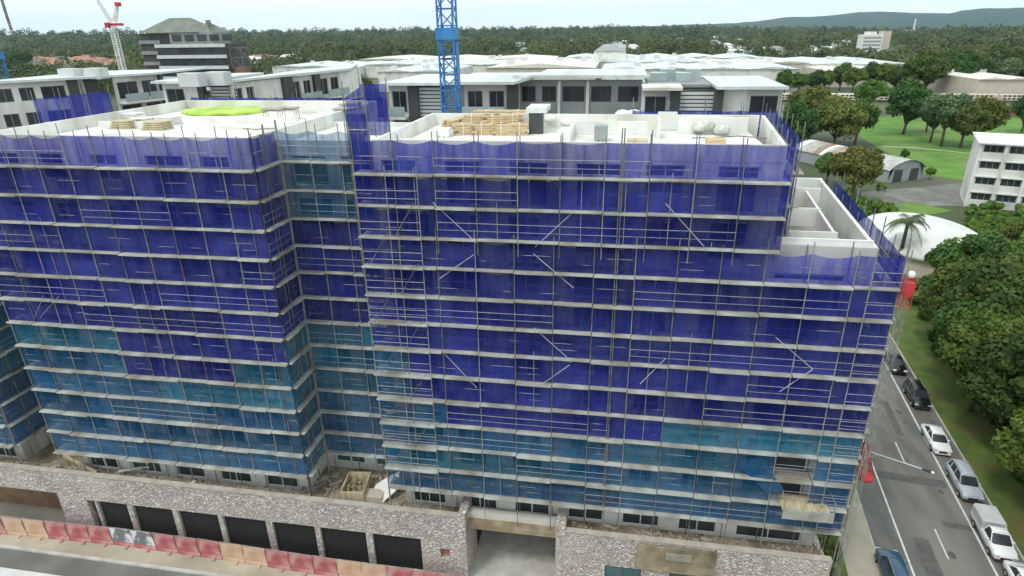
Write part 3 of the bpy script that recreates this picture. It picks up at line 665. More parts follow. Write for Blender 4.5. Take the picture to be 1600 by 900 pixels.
bags(993,190,7,'white sheeted pile of material at the back of the right roof',MT['sheet'],'covered pile','covered_pile',1.3)
bags(875,196,4,'small white wrapped bundle near the left end of the right roof',MT['sheet'],'wrapped bundle','wrapped_bundle')
bags(1112,208,9,'heap of pale wrapped equipment near the right corner of the roof',mat('foil', (.42,.45,.38), .4,(.70,.72,.66),3,4),'wrapped equipment','wrapped_equipment',1.2)
for k,(px,py,l) in enumerate([(930,204,2.2),(1046,204,2.9)]):
    p = gz(px,py,32.96); single(MB().box(p.x-l/2,p.x+l/2,p.y-.15,p.y+.15,32.96,33.1).box(p.x-l/2-.2,p.x-l/2,p.y-.3,p.y+.1,32.96,33.4), 'steel_beam', MT['louvre'], ['short steel beam lying on the white roof left of centre','long steel beam lying on the white roof towards the right'][k], 'beam')
for k,(x,y,l,h,c_,lab) in enumerate([(-12.6,44.5,1.1,.5,'sheet','small white crate near the left edge of the right roof'),(-1.2,43.8,.9,.9,'greyiron','grey pallet of goods inside the roof upstands'),(1.2,41.6,1.3,.35,'ply','plywood pallet left of the roof centre'),(6.2,42.5,1.2,.3,'timber','low timber pallet on the right roof'),(3.6,38.8,1.8,.22,'ply','flat plywood stack close to the front parapet')]):
    b = MB()
    for j in range(3): b.box(x-l/2+l*j/3+.04, x-l/2+l*(j+1)/3-.04, y-.5, y+.5, 32.96, 33.06)
    b.box(x-l/2, x+l/2, y-.5, y+.5, 33.063, 33.06+h); single(b, 'pallet', MT[c_], lab, 'pallet')
rr = random.Random(31)
for k in range(3):
    b = MB(); x, y = (-12,41) if k == 0 else (5,45) if k == 1 else (-30,47); pts = []
    for j in range(14): pts.append((x, y, 32.99)); x += rr.uniform(.2,.8); y += rr.uniform(-.5,.5)
    b.path(pts, .035, 5); single(b, 'hose', MT['darksteel'], ['dark hose trailing across the left part of the right roof','dark hose trailing across the right part of the right roof','dark hose trailing across the left block roof'][k], 'hose')
# lime tarp and loads on the left roof
b = MB(); c = gz(348,176,32.96); n = 26; rings = []
for r_, z in ((1,0),(1,.22),(.9,.34),(.55,.3),(.02,.36)):
    rings.append([(c.x+4.3*r_*math.cos(2*math.pi*i/n)*(1+.06*math.sin(3*2*math.pi*i/n)), c.y+2.6*r_*math.sin(2*math.pi*i/n)*(1+.1*math.sin(5*i)), 32.96+z+.05*math.sin(i*1.9)) for i in range(n)])
single(b.loft(rings), 'tarpaulin', MT['limetarp'], 'bright lime tarpaulin spread over material on the left roof', 'tarpaulin', smooth=True)
for k,(px,py) in enumerate([(196,200),(222,196),(246,202),(205,188),(262,194)]):
    p = gz(px,py,32.96); rr = random.Random(k); b = MB()
    for j in range(5): b.box(p.x-1+.1*j, p.x+1.0, p.y-.7, p.y+.7, 32.96+.14*j, 32.96+.14*j+.1)
    single(b, 'formwork_stack', MT['ply'] if k in (0,2) else MT['sheet'], ['brown formwork stack at the near left of the left roof','pale formwork stack in the middle of the left roof pile','brown formwork stack nearest the lime tarpaulin','pale formwork stack at the back left of the roof pile','pale formwork stack at the back right of the roof pile'][k], 'formwork stack', 'formwork stacks on the left roof')
for k,(px,py) in enumerate([(430,188),(452,186),(540,188),(548,180)]):
    p = gz(px,py,32.96); b = MB()
    for j in range(3): b.tube((p.x-.8,p.y+.4*j-.4,32.96),(p.x-.8,p.y+.4*j-.4,33.9),.03).tube((p.x+.8,p.y+.4*j-.4,32.96),(p.x+.8,p.y+.4*j-.4,33.9),.03).tube((p.x-.8,p.y+.4*j-.4,33.8),(p.x+.8,p.y+.4*j-.4,33.8),.03)
    b.box(p.x-.9,p.x+.9,p.y-.5,p.y+.5,33.9,34.0)
    single(b, 'trestle', MT['rust'], ['leftmost rusty trestle near the right edge of the left roof','second rusty trestle near the right edge of the left roof','near rusty trestle beside the stair enclosure','far rusty trestle beside the stair enclosure'][k], 'trestle', 'trestles on the left roof')
# starter bars standing along the roof edges
# terrace at the foot of the scaffold
TZ = 5.36
t = thing('skip_bin', 'cream open-topped skip of rubble in the recess terrace', 'skip', tuple(gz(558,768,TZ)), .12, world=False)
b = MB()
for (x0,x1,y0,y1) in ((-.95,.95,-1.25,-1.15),(-.95,.95,1.15,1.25),(-.95,-.85,-1.149,1.149),(.85,.95,-1.149,1.149)): b.box(x0,x1,y0,y1,0,1.0)
b.box(-.84,.84,-1.14,1.14,0,.08); b.build('bin_body', MT['ply'], t)
b = MB(); rr = random.Random(5)
for k in range(26): b.sphere((rr.uniform(-.65,.65), rr.uniform(-.95,.95), .35+rr.uniform(0,.2)), .2, 6, 4)
o = b.build('rubble', MT['dirt'], t)
b = MB(); p = gz(604,772,TZ); rr = random.Random(9)
sh = [(-1.3,-.6,.1),(.1,-1.1,.15),(1.1,-.3,.9),(.9,1.0,1.6),(-.2,.8,1.0),(-1.0,.4,.5)]
b.add([tuple(Vector(q)+p) for q in sh]+[tuple(Vector(q)*.98+p-Vector((0,0,.12))) for q in sh], [(0,1,2,3,4,5),(11,10,9,8,7,6)]+[(i,6+i,6+(i+1)%6,(i+1)%6) for i in range(6)])
single(b, 'plastic_sheet', MT['sheet'], 'crumpled white plastic sheet slumped against the scaffold foot', 'plastic sheet')
b = MB(); p = gz(585,778,TZ); b.box(p.x-.8,p.x+.8,p.y-.5,p.y+.5,TZ,TZ+.5); single(b, 'board_stack', MT['beige'], 'pale board stack beside the cream skip', 'board stack')
planks = [((185,737),(235,729),'long pale plank lying on the left terrace'),((100,712),(150,738),'weathered plank leaning over the stone parapet at left'),((20,708),(35,700),'short white board at the far left of the terrace'),((290,762),(305,752),'short grey plank lying near the black openings'),((470,768),(520,700),'long pipe running along the side of the recess terrace')]
for k,(a,c,l) in enumerate(planks):
    A_, B_ = gz(*a,5.75), gz(*c,5.9); u_ = (B_-A_).normalized(); s_ = Vector((-u_.y,u_.x,0))*.14; q = [A_-s_,A_+s_,B_+s_,B_-s_]
    single(MB().add(q+[v+Vector((0,0,.07)) for v in q],[(3,2,1,0),(4,5,6,7),(0,1,5,4),(1,2,6,5),(2,3,7,6),(3,0,4,7)]), 'plank', [MT['sheet'],MT['ply'],MT['sheet'],MT['louvre'],MT['darksteel']][k], l, 'plank')
b = MB(); rr = random.Random(3)
for k in range(1500):
    r_ = rr.random(); x = rr.uniform(-52,-42) if r_ < .2 else rr.uniform(-42,-24) if r_ < .55 else rr.uniform(-23.5,-12) if r_ < .85 else rr.uniform(-2,15); s_ = rr.uniform(.03,.11)
    y = rr.uniform(35.7,37.2) if not -23.4 < x < -15.4 else rr.uniform(35.7,40.4); Mx = Mrot((x,y,TZ+s_*.3), rr.uniform(0,6), rr.uniform(-.4,.4)); l = s_*rr.choice([1,1,2,5])
    b.box(-l,l,-s_,s_,-s_*.35,s_*.35,Mx)
o = b.build('debris', mat('dusty_debris',(.27,.235,.19),.95,(.48,.44,.38),.7,5)); tag(o, 'scattered boards and rubble littering the dusty terrace', 'debris', None, 'stuff')
# low walled balcony on the right terrace
t = thing('terrace_court', 'low sunken court of stained concrete between the lower right windows', 'court', (5.5, 35.9, 5.36))
MB().box(3.0,8.1,34.9,35.1,3.7,5.9).box(8.1,8.25,34.9,36.2,3.7,5.95).box(2.85,3.0,34.9,36.2,3.7,5.95).build('low_wall', MT['dirt'], t)
MB().box(4.8,6.6,34.82,34.9,4.9,5.5).build('panel', MT['concrete'], t)

# ------------------------------------------------------------------ material hoist on the corner
def lattice(mb, a, b, w0, w1, n, r, diag=True):
    a = Vector(a); b = Vector(b); d = (b-a).normalized(); t = Vector((0,0,1)) if abs(d.z) < .9 else Vector((0,1,0)); u = d.cross(t).normalized(); v = d.cross(u)
    C = lambda k, i: a.lerp(b, k/n)+(u*(1 if i in (0,3) else -1)+v*(1 if i in (0,1) else -1))*(w0+(w1-w0)*k/n)/2
    for i in range(4): mb.tube(C(0,i), C(n,i), r, 5)
    for k in range(n+1):
        for i in range(4): mb.tube(C(k,i), C(k,(i+1)%4), r*.55, 4)
    if diag:
        for k in range(n):
            for i in range(4): mb.tube(C(k,i if k%2 else (i+1)%4), C(k+1,(i+1)%4 if k%2 else i), r*.55, 4)
    return mb
hp = (16.6, 35.72)
ho = thing('material_hoist', 'slim grey hoist mast with red cage on top and red tapered frame low down', 'hoist', (*hp, 0))
lattice(MB(), (*hp,0), (*hp,25.5), .30, .30, 40, .014).build('mast', MT['steel'], ho)
lattice(MB(), (*hp,25.1), (*hp,26.9), .5, .42, 3, .03).build('cage', MT['red'], ho)
MB().box(hp[0]-.26,hp[0]+.26,hp[1]-.26,hp[1]+.26,25.8,26.6).build('hood', MT['red'], ho)
MB().sphere((hp[0],hp[1],27.05),.22,8,5).build('sheave', MT['sheet'], ho)
fb = gy(1351,748,37.6); ft = gy(1353,690,37.6)
lattice(MB(), (fb.x,37.6,fb.z+.4), (ft.x,37.6,ft.z), .8, .14, 4, .035).build('tapered_frame', MT['red'], ho)
rg = MB(); n = 14
rings = [[(fb.x+r_*math.cos(2*math.pi*i/n), 37.6+r_*math.sin(2*math.pi*i/n), fb.z+z_) for i in range(n)] for r_, z_ in ((.25,-.15),(.48,0),(.5,.32),(.35,.4))]
rg.loft(rings).build('base_ring', MT['red'], ho, True)
# street lamp on the footpath with an outreach arm over the road
lp0 = gz(1319,828); 
t = thing('street_lamp', 'timber street lamp post on the footpath with a long arm over the road', 'street lamp', tuple(lp0))
MB().tube(lp0, lp0+Vector((0,0,8.6)), .15, 8, .11).build('post', MT['ply'], t)
ar = MB(); A_ = lp0+Vector((0,0,8.35)); B_ = gz(1442,733,8.5); ar.tube(A_, B_, .05, 6, .04); ar.tube(A_+Vector((0,0,-1)), A_.lerp(B_,.25), .03, 5); ar.build('arm', MT['brace'], t)
hd = MB(); d_ = (B_-A_).normalized(); hd.tube(B_-d_*.05, B_+d_*.55, .09, 8, .13); o = hd.build('lamp_head', MT['charcoal'], t); MB().sphere(B_+d_*.62-Vector((0,0,.02)), .13, 8, 5, 1.3, 1, .6).build('lens', MT['lampg'], o)
# rope fence by the planted strip
t = thing('post_fence', 'low orange-railed fence between the planted strip and the footpath', 'fence', rp(0,-5.1))
for s in range(-2, 22, 3): MB().tube(rp(s,-5.1,.1), rp(s,-5.1,1.1), .05, 6).build('post', MT['rust'], t)
for z in (.6, 1.05): MB().tube(rp(-2,-5.1,z), rp(19,-5.1,z), .03, 5).build('rail', MT['porange'], t)

# ------------------------------------------------------------------ hoarding barriers along the front street
def barrier_proto(mt, pt):
    t = thing('hoarding_barrier', '', 'barrier', (0,0,0), 0, 'hoarding barriers along the front street', world=False)
    b = MB(); b.loft([[(x,y*s,z) for x,y in ((-.98,-.28),(.98,-.28),(.98,.28),(-.98,.28))] for s,z in ((1,0),(1,.22),(.55,.5),(.42,.98))]); b.build('barrier_base', mt, t)
    p = MB(); nx, nz = 8, 3
    for k in range(nz+1):
        for i in range(nx+1): p.v.append((-1.02+2.04*i/nx, -.3+.05*math.sin(i*1.1+k)*math.sin(math.pi*k/nz), .5+1.45*k/nz-.04*(k==nz)*math.sin(i*.8)))
    for k in range(nz):
        for i in range(nx): q = k*(nx+1)+i; p.f.append((q,q+1,q+nx+2,q+nx+1))
    p.build('banner', pt, t, True)
    MB().tube((-.95,-.24,.5),(-.95,-.24,1.95),.03).tube((.95,-.24,.5),(.95,-.24,1.95),.03).tube((-.95,-.24,1.93),(.95,-.24,1.93),.025).build('banner_frame', MT['steel'], t)
    for x in (.3,): MB().box(x-.1,x+.1,-.6,-.3,0,.12).build('foot', mt, t)
    return t
pr = {'r': barrier_proto(MT['pred'], MT['pred']), 'o': barrier_proto(MT['porange'], MT['porange']), 'w': barrier_proto(MT['pred'], MT['pwhite'])}
cmap = lambda px: 'r' if px < 12 else 'o' if px < 60 else 'r' if px < 178 else 'w' if px < 232 else 'r' if px < 345 else 'o' if px < 420 else 'r' if px < 540 else 'o' if px < 610 else 'r'
P_ = [(-64,33.6),(-51.7,34.05),(-39.7,34.45),(-30,34.35),(-22.9,34.15),(-10,34.0)]
xs = [-64+2.04*k for k in range(27)]; seq = []
for x in xs:
    y = float(np.interp(x,[p[0] for p in P_],[p[1] for p in P_])); 
    lo, hi = -300, 1000
    for _ in range(30):
        mid = (lo+hi)/2
        q = gz(mid, 850+mid*.04, 0); 
        if q.x < x: lo = mid
        else: hi = mid
    seq.append((x, y, cmap(lo)))
used = set(); nwi = [i for i, s in enumerate(seq) if s[2] == 'w']
ordn = ['first','second','third','fourth','fifth','sixth','seventh','eighth','ninth','tenth','eleventh','twelfth','thirteenth','fourteenth','fifteenth','sixteenth','seventeenth','eighteenth','nineteenth','twentieth']
for i, (x, y, c) in enumerate(seq):
    o = pr[c] if c not in used else copy_tree(pr[c]); used.add(c); y2 = seq[i+1][1] if i+1 < len(seq) else y-.02
    o.location = (x, y, .13); o.rotation_euler.z = math.atan2(y2-y, 2.04)+random.uniform(-.02,.02)
    nm = {'r':'red','o':'orange','w':'grey and white'}[c]
    if c == 'w': o['label'] = f'barrier with torn grey and white banner, {ordn[nwi.index(i)]} from the left of its pair' if len(nwi) > 1 else 'barrier with torn grey and white banner among the red ones'
    elif i < nwi[0]: o['label'] = f'{nm} hoarding barrier, {ordn[nwi[0]-i-1]} one left of the grey and white banner'
    else: o['label'] = f'{nm} hoarding barrier, {ordn[i-nwi[-1]-1]} one right of the grey and white banner'

# ------------------------------------------------------------------ vehicles
def car(kind, pc, label, cat, loc, rz):
    t = thing(cat.replace(' ', '_'), label, cat, loc, rz, 'vehicles parked along the side street', world=False)
    if kind == 'sedan': L_, W_, zt, zr = 4.6, .88, .94, 1.44; st = [(-2.3,.35,.62,.74),(-2.2,.25,.86,.82),(-1.7,.22,.98,.87),(-.8,.2,.97,.88),(.8,.2,.95,.88),(1.5,.2,.88,.87),(2.05,.22,.76,.82),(2.28,.3,.55,.70)]; gb = (-1.85,1.2); gt = (-1.05,.30)
    elif kind == 'suv': L_, W_, zt, zr = 4.75, .93, 1.08, 1.72; st = [(-2.35,.4,.75,.80),(-2.28,.3,1.05,.88),(-1.6,.26,1.10,.92),(.6,.26,1.08,.93),(1.3,.26,1.04,.92),(2.0,.28,.96,.88),(2.3,.32,.72,.78)]; gb = (-2.2,1.15); gt = (-1.95,.35)
    else: L_, W_, zt, zr = 5.2, .92, 1.05, 1.68; st = [(-2.6,.45,.85,.88),(-2.5,.4,.98,.9),(-.2,.3,1.0,.9),(0,.28,1.06,.91),(1.3,.28,1.04,.91),(2.1,.3,.97,.88),(2.5,.34,.72,.78)]; gb = (-.25,1.55); gt = (.05,.75)
    b = MB(); rings = []
    for y, zb, z1, w_ in st:
        zm = zb+(z1-zb)*.55
        rings.append([(-w_*.92,y,zb),(-w_,y,zm),(-w_*.97,y,z1-.10),(-w_*.84,y,z1),(w_*.84,y,z1),(w_*.97,y,z1-.10),(w_,y,zm),(w_*.92,y,zb)])
    o = b.loft(rings).build('body', pc, t, True)
    g = MB(); rings = []
    for k in range(5):
        s = k/4; w_ = W_*.86+(W_*.66-W_*.86)*s**1.2; y0 = gb[0]+(gt[0]-gb[0])*s; y1 = gb[1]+(gt[1]-gb[1])*s; z = zt-.06+(zr-zt+.02)*s
        rings.append([(-w_,y0+.1,z),(-w_*.8,y0,z),(w_*.8,y0,z),(w_,y0+.1,z),(w_,y1-.15,z),(w_*.75,y1,z),(-w_*.75,y1,z),(-w_,y1-.15,z)])
    g.loft(rings).build('glasshouse', MT['glass'], t, False)
    wr = W_*.67; r = MB(); rings = []
    for y, z in ((gt[0]-.06,zr-.06),(gt[0]+.15,zr+.01),((gt[0]+gt[1])/2,zr+.045),(gt[1]-.15,zr+.005),(gt[1]+.08,zr-.07)):
        rings.append([(-wr,y,z-.05),(-wr*.93,y,z),(wr*.93,y,z),(wr,y,z-.05),(wr*.9,y,z-.07),(-wr*.9,y,z-.07)])
    r.loft(rings).build('roof', pc, t, True)
    pl = MB(); wb = W_*.86
    for s in (-1, 1):
        pl.tube((s*wb*.99,gb[1]-.12,zt-.04),(s*wr*.99,gt[1]+.02,zr-.05),.045,5); pl.tube((s*wb*.99,gb[0]+.12,zt-.04),(s*wr*.99,gt[0]+.04,zr-.05),.07,5)
        ym = (gb[0]+gb[1])/2+.05
        if kind != 'ute': pl.tube((s*wb*1.0,ym,zt-.04),(s*wr*1.0,ym-.02,zr-.05),.045,5)
        if kind == 'suv': pl.tube((s*wb*1.0,ym-1.0,zt-.04),(s*wr*1.0,ym-.98,zr-.05),.06,5)
    pl.build('pillar', pc, t)
    for s in (-1, 1):
        MB().sphere((s*(W_*.98),gb[1]-.45,zt+.08),.11,8,5,1.1,.7,.75).build('mirror', pc, t, True)
        MB().box(min(s*W_*.48,s*W_*.86),max(s*W_*.48,s*W_*.86),st[-2][0]+.02,st[-1][0]+.0,.60,.76).build('headlight', MT['lampg'], t)
        MB().box(min(s*W_*.52,s*W_*.88),max(s*W_*.52,s*W_*.88),st[0][0]-.015,st[0][0]+.08,.62,.80).build('tail_light', MT['tail'], t)
        for yy in (-L_*.29, L_*.31):
            w_ = MB(); w_.tube((s*(W_-.20),yy,.32),(s*(W_+.01),yy,.32),.33,18); wh = w_.build('wheel', MT['tyre'], t); MB().tube((s*(W_-.0),yy,.32),(s*(W_+.025),yy,.32),.20,12).build('rim', MT['rim'], wh)
    MB().box(-W_*.42,W_*.42,st[-1][0]-.02,st[-1][0]+.02,.40,.62).build('grille', MT['black'], t)
    MB().box(-W_*.8,W_*.8,st[-1][0]-.12,st[-1][0]+.05,.28,.40).build('bumper', MT['charcoal'] if kind != 'sedan' else pc, t)
    MB().box(-W_*.8,W_*.8,st[0][0]-.05,st[0][0]+.08,.30,.44).build('bumper', MT['charcoal'] if kind != 'sedan' else pc, t)
    if kind == 'suv':
        for s in (-1, 1): MB().tube((s*wr*.85,gt[0]+.1,zr+.08),(s*wr*.85,gt[1]-.1,zr+.08),.025,5).build('roof_rail', MT['steel'], t)
    if kind == 'ute':
        c = MB(); rings = []
        for y in (-2.55,-2.45,-.4,-.3):
            e = .04 if y in (-2.55,-.3) else 0
            rings.append([(-.9+e,y,.95),(-.88+e,y,1.62-e),(-.74,y,1.76-e),(.74,y,1.76-e),(.88-e,y,1.62-e),(.9-e,y,.95)])
        c.loft(rings).build('canopy', mat('grey_canopy', (.50,.51,.52), .5, (.58,.59,.60), 1, 3), t, False)
        MB().box(-.905,-.87,-2.2,-.7,1.2,1.55).build('canopy_window', MT['glass'], t)
    return t
face_cam = math.pi-math.atan2(RD.x, RD.y)          # fronts towards the viewer
wp_, sp_, bp_, kp_ = paint('white_car_paint',(.80,.80,.79)), paint('silver_car_paint',(.42,.46,.50)), paint('blue_car_paint',(.03,.08,.15)), paint('black_car_paint',(.012,.013,.014))
def park(px, py, z=.35): p = gz(px, py, z+.35); return (p.x, p.y, .008)
car('sedan', wp_, 'white sedan parked by the verge, in front of the silver wagon', 'parked car', park(1463,684), face_cam)
car('suv', sp_, 'silver wagon with roof rails parked between the white sedan and the white ute', 'parked car', park(1507,752), face_cam)
car('ute', wp_, 'white ute with a grey canopy parked behind the silver wagon', 'parked ute', park(1553,836), face_cam)
car('suv', kp_, 'dark green-black wagon parked furthest but one up the side street', 'parked car', park(1433,617), face_cam)
car('sedan', kp_, 'small black sedan furthest up the side street near the scaffold corner', 'parked car', park(1399,566), face_cam)
car('sedan', wp_, 'white car at the bottom right corner, only its roof end in view', 'parked car', park(1606,915), face_cam)
car('suv', bp_, 'dark blue car parked on the building side of the street', 'parked car', park(1397,893), face_cam+math.pi)

# ------------------------------------------------------------------ tower cranes
cb = gy(706, 190, 57)
t = thing('tower_crane', 'tall blue lattice tower crane rising between the two rear apartment blocks', 'tower crane', (cb.x, 57, 0))
for k in range(11):
    z0 = -.0+k*5.4; lattice(MB(), (cb.x,57,z0), (cb.x,57,z0+5.4), 1.35, 1.35, 4, .095).build('mast_section', MT['cblue'], t)
zc = gy(706, 53, 57).z; f = MB()
for s in (-1, 1): f.box(cb.x-.84,cb.x+.84,57+s*.8-.05,57+s*.8+.05,zc-.45,zc+.5).box(cb.x+s*.8-.05,cb.x+s*.8+.05,56.26,57.74,zc-.45,zc+.5)
f.build('collar', MT['cblue'], t)
MB().box(cb.x+.78,cb.x+.86,56.5,57.5,zc-4.6,zc-.7).build('ladder_panel', MT['cblue'], t)
for k in range(14): pass
MB().box(cb.x-1.3,cb.x+1.3,55.6,58.4,59.4,61.2).build('slewing_unit', MT['cblue'], t)
lattice(MB(), (cb.x,57,61.2), (cb.x+34,61,78), 1.5, 1.0, 18, .07).build('jib', MT['cblue'], t)
MB().box(cb.x-7,cb.x-1.2,56,58,60.4,61.6).build('counter_jib', MT['cblue'], t)
wc = gy(184, 75, 220)
t = thing('tower_crane', 'distant white luffing crane with a red cab and raised jib', 'tower crane', (wc.x, 220, 0))
lattice(MB(), (wc.x,220,0), (wc.x,220,gy(177,42,220).z), 1.6, 1.6, 26, .2).build('mast', MT['cwhite'], t)
top = gy(177,40,220)
MB().box(top.x-1.2,top.x+3.6,219,221,top.z-.1,top.z+.8).build('machine_deck', MT['red'], t); MB().box(top.x-1.7,top.x-.3,217.8,219,top.z-.7,top.z+1.0).build('cab', MT['red'], t)
lattice(MB(), top+Vector((-.5,0,1.4)), gy(138,-22,220), 1.0, .6, 14, .10).build('jib', MT['cwhite'], t)
lattice(MB(), top+Vector((1,0,1.4)), gy(184,6,220), 1.0, .5, 5, .12).build('back_frame', MT['cwhite'], t)
MB().box(gy(184,6,220).x-.8,gy(184,6,220).x+.8,219.3,220.7,gy(184,6,220).z-.8,gy(184,6,220).z+.5).build('sheave_block', MT['red'], t)
b0 = gy(4, 112, 75)
t = thing('tower_crane', 'blue lattice crane mast cut by the left edge of the view', 'tower crane', (b0.x, 75, 0))
lattice(MB(), (b0.x-1,75,0), (b0.x-1,75,gy(4,88,75).z), 1.6, 1.6, 22, .11).build('mast', MT['cblue'], t)
MB().box(b0.x-2,b0.x,74,76,gy(4,92,75).z,gy(4,88,75).z+.5).build('slewing_unit', MT['cblue'], t)
MB().path([gy(18,47,75), gy(9,20,75), gy(0,-10,75), gy(-40,-80,75)], .18, 5).build('jib', MT['darksteel'], t)
MB().tube((b0.x-1,75,gy(4,88,75).z), gy(-40,-80,75), .3, 6).build('jib', MT['cblue'], t)

# ------------------------------------------------------------------ rear apartment blocks
def facade(root, A, B, zb, zt, segs, floors, th=.3, storey=3.0):
    """A->B on plan; segs = (fraction, kind)"""
    A = Vector((A[0],A[1],0)); B = Vector((B[0],B[1],0)); W = (B-A).length; u = (B-A)/W; n = Vector((u.y,-u.x,0)); tot = sum(s[0] for s in segs); a = 0
    for fr_, kd in segs:
        w_ = W*fr_/tot; P = A+u*a; a += w_; f0 = zt-.35
        if kd in ('dark','white','grey'):
            q = [P+n*(.5 if kd == 'dark' else .05), P+u*w_+n*(.5 if kd == 'dark' else .05), P+u*w_-n*th, P-n*th]
            MB().prism([(p.x,p.y) for p in q], zb, zt-.02).build('blade_wall' if kd == 'dark' else 'wall', {'dark':MT['charcoal'],'white':MT['white'],'grey':MT['grey']}[kd], root); continue
        if kd in ('louvre','lime'):
            q = [P-n*.15, P+u*w_-n*.15, P+u*w_-n*th, P-n*th]; MB().prism([(p.x,p.y) for p in q], zb, zt-.02).build('wall', MT['charcoal'], root)
            l = MB(); z = zt-.3
            while z > zb+1:
                skip_ = kd == 'lime' and zt-3.9 < z < zt-2.4
                skip2 = kd == 'louvre' and zt-4.4 < z < zt-3.2
                if not skip_ and not skip2:
                    q = [P+n*.02, P+u*w_+n*.02, P+u*w_-n*.13, P-n*.13]; l.prism([(p.x,p.y) for p in q], z-.26, z)
                z -= .38
            l.build('louvre', MT['louvre'], root)
            if kd == 'lime':
                q = [P+u*.2-n*.02, P+u*(w_-.2)-n*.02, P+u*(w_-.2)-n*.13, P+u*.2-n*.13]; MB().prism([(p.x,p.y) for p in q], zt-3.9, zt-2.55).build('panel', MT['lime'], root)
            continue
        hs = []; nw = max(1, round(w_/2.6))
        for k in range(floors):
            z = f0-storey*(k+1)+.4
            for j in range(nw):
                c0 = w_*j/nw; hs.append((c0+.35, c0+w_/nw-.35, z+(.1 if kd == 'balc' else .7), z+2.3))
        openings_wall(MB(), P, u, n, w_, zb, zt-.02, th, hs).build('wall', MT['white'] if kd == 'winw' else MT['grey'] if kd == 'wing' else MT['render'], root)
        for h in hs: window(root, P, u, n, h, MT['glass'], MT['grey'] if kd != 'wing' else MT['charcoal'])
        if kd == 'balc':
            for k in range(floors):
                z = f0-storey*(k+1)+.2
                q = [P+n*1.6+u*.1, P+u*(w_-.1)+n*1.6, P+u*(w_-.1)+n*.01, P+n*.01+u*.1]; MB().prism([(p.x,p.y) for p in q], z-.25, z).build('balcony_slab', MT['white'], root)
                q = [P+n*1.58+u*.1, P+u*(w_-.1)+n*1.58, P+u*(w_-.1)+n*1.54, P+n*1.54+u*.1]; MB().prism([(p.x,p.y) for p in q], z+.01, z+1.05).build('balustrade', MT['balu'], root)
        if kd == 'wing':
            q = [P+n*.25-u*.15, P+n*.25+u*.15, P+u*.15+n*.01, P-u*.15+n*.01]; MB().prism([(p.x,p.y) for p in q], zb, zt-.1).build('column', MT['white'], root)
def roofslab(root, pts, z, th=.28, mt=None, rise=0, name='roof'):
    b = MB(); n = len(pts); b.add([(p[0],p[1],z+(p[2] if len(p)>2 else 0)) for p in pts]+[(p[0],p[1],z+th+(p[2] if len(p)>2 else 0)) for p in pts], [tuple(range(n-1,-1,-1)),tuple(range(n,2*n))]+[(i,(i+1)%n,n+(i+1)%n,n+i) for i in range(n)])
    return b.build(name, mt or MT['metalroof'], root)
xB = lambda px, Yq=66: gy(px, 130, Yq).x
bb = thing('apartment_building', 'finished grey and white apartment block behind the site, right of the blue crane', 'apartment block', (-5, 72, 0))
facade(bb, (xB(606),66), (xB(690),66), 0, 34.9, [(34,'balc'),(16,'dark'),(38,'louvre')], 4)
facade(bb, (xB(690),66.5), (xB(808),66.5), 0, 34.9, [(32,'grey'),(66,'balc'),(16,'dark')], 4)
facade(bb, (xB(810,69.5),69.5), (xB(1004,69.5),69.5), 0, 35.1, [(64,'wing'),(44,'wing'),(82,'wing')], 4)
facade(bb, (xB(1004),66.3), (xB(1065),66.3), 0, 34.4, [(46,'balc'),(16,'dark')], 4)
facade(bb, (xB(1065),66.8), (xB(1120),66.8), 0, 34.4, [(1,'lime')], 4)
facade(bb, (xB(1118),66), (xB(1226),66), 0, 34.5, [(14,'dark'),(38,'white'),(56,'balc')], 4)
side = MB(); side.box(xB(606)-.0,xB(606)+.3,66.31,77.5,0,34.8); side.build('wall', MT['white'], bb)
MB().box(xB(1226)-.3,xB(1226),66.31,77.5,0,34.3).build('wall', MT['white'], bb)
MB().box(xB(606)+.3,xB(1226)-.3,77.2,77.5,0,34.2).build('wall', MT['white'], bb)
roofslab(bb, [(xB(600),64.6),(xB(700),64.6),(xB(700),78,.0),(xB(608),78,.0)], 34.92)
roofslab(bb, [(xB(700)+.05,64.8),(xB(806),64.8),(xB(832),70,.3),(xB(832),78,.1),(xB(700)+.05,78,.1)], 34.98)
roofslab(bb, [(xB(808,69.5)-.3,68.4,.05),(xB(1012),68.4,.05),(xB(1012),79,.1),(xB(832)+.05,79,.1),(xB(832)+.05,70,.1)], 35.3)
roofslab(bb, [(xB(1004),64.7),(xB(1066),64.7),(xB(1066),68.3,.1),(xB(1004),68.3,.1)], 34.42, mt=MT['roofw'])
roofslab(bb, [(xB(1012)+.1,68.4),(xB(1117),68.4),(xB(1117),79,.1),(xB(1012)+.1,79,.1)], 34.42, mt=MT['grey'])
roofslab(bb, [(xB(1117)+.05,64.6),(xB(1228),64.6),(xB(1228),78,.1),(xB(1117)+.05,78,.1)], 34.52)
for k, px in enumerate((1034,1052,1076,1098)): MB().box(xB(px)-.8,xB(px)+.8,72+k%2*3,74+k%2*3,34.75,35.6+.2*(k%2)).build('roof_unit', MT['balu'], bb)
ba = thing('apartment_building', 'finished white apartment block with stepped metal roofs behind the left roof', 'apartment block', (-55, 78, 0))
Z_ = 34.9; G = lambda x, y: (gz(x,y,Z_).x, gz(x,y,Z_).y)
back = lambda p, d=18: (p[0]+1.5, p[1]+d)
a0, a1 = G(-60,134), G(148,122); facade(ba, a0, a1, 0, Z_, [(30,'winw'),(52,'winw'),(38,'winw'),(12,'dark'),(10,'winw'),(16,'dark')], 4)
b0_, b1_ = G(176,121.5), G(250,116); facade(ba, b0_, b1_, 0, Z_, [(40,'balc'),(32,'balc'),(6,'dark')], 4)
c0_, c1_ = G(252,128.5), G(318,128.5); facade(ba, c0_, c1_, 0, Z_-.1, [(36,'winw'),(22,'white'),(8,'dark')], 4)
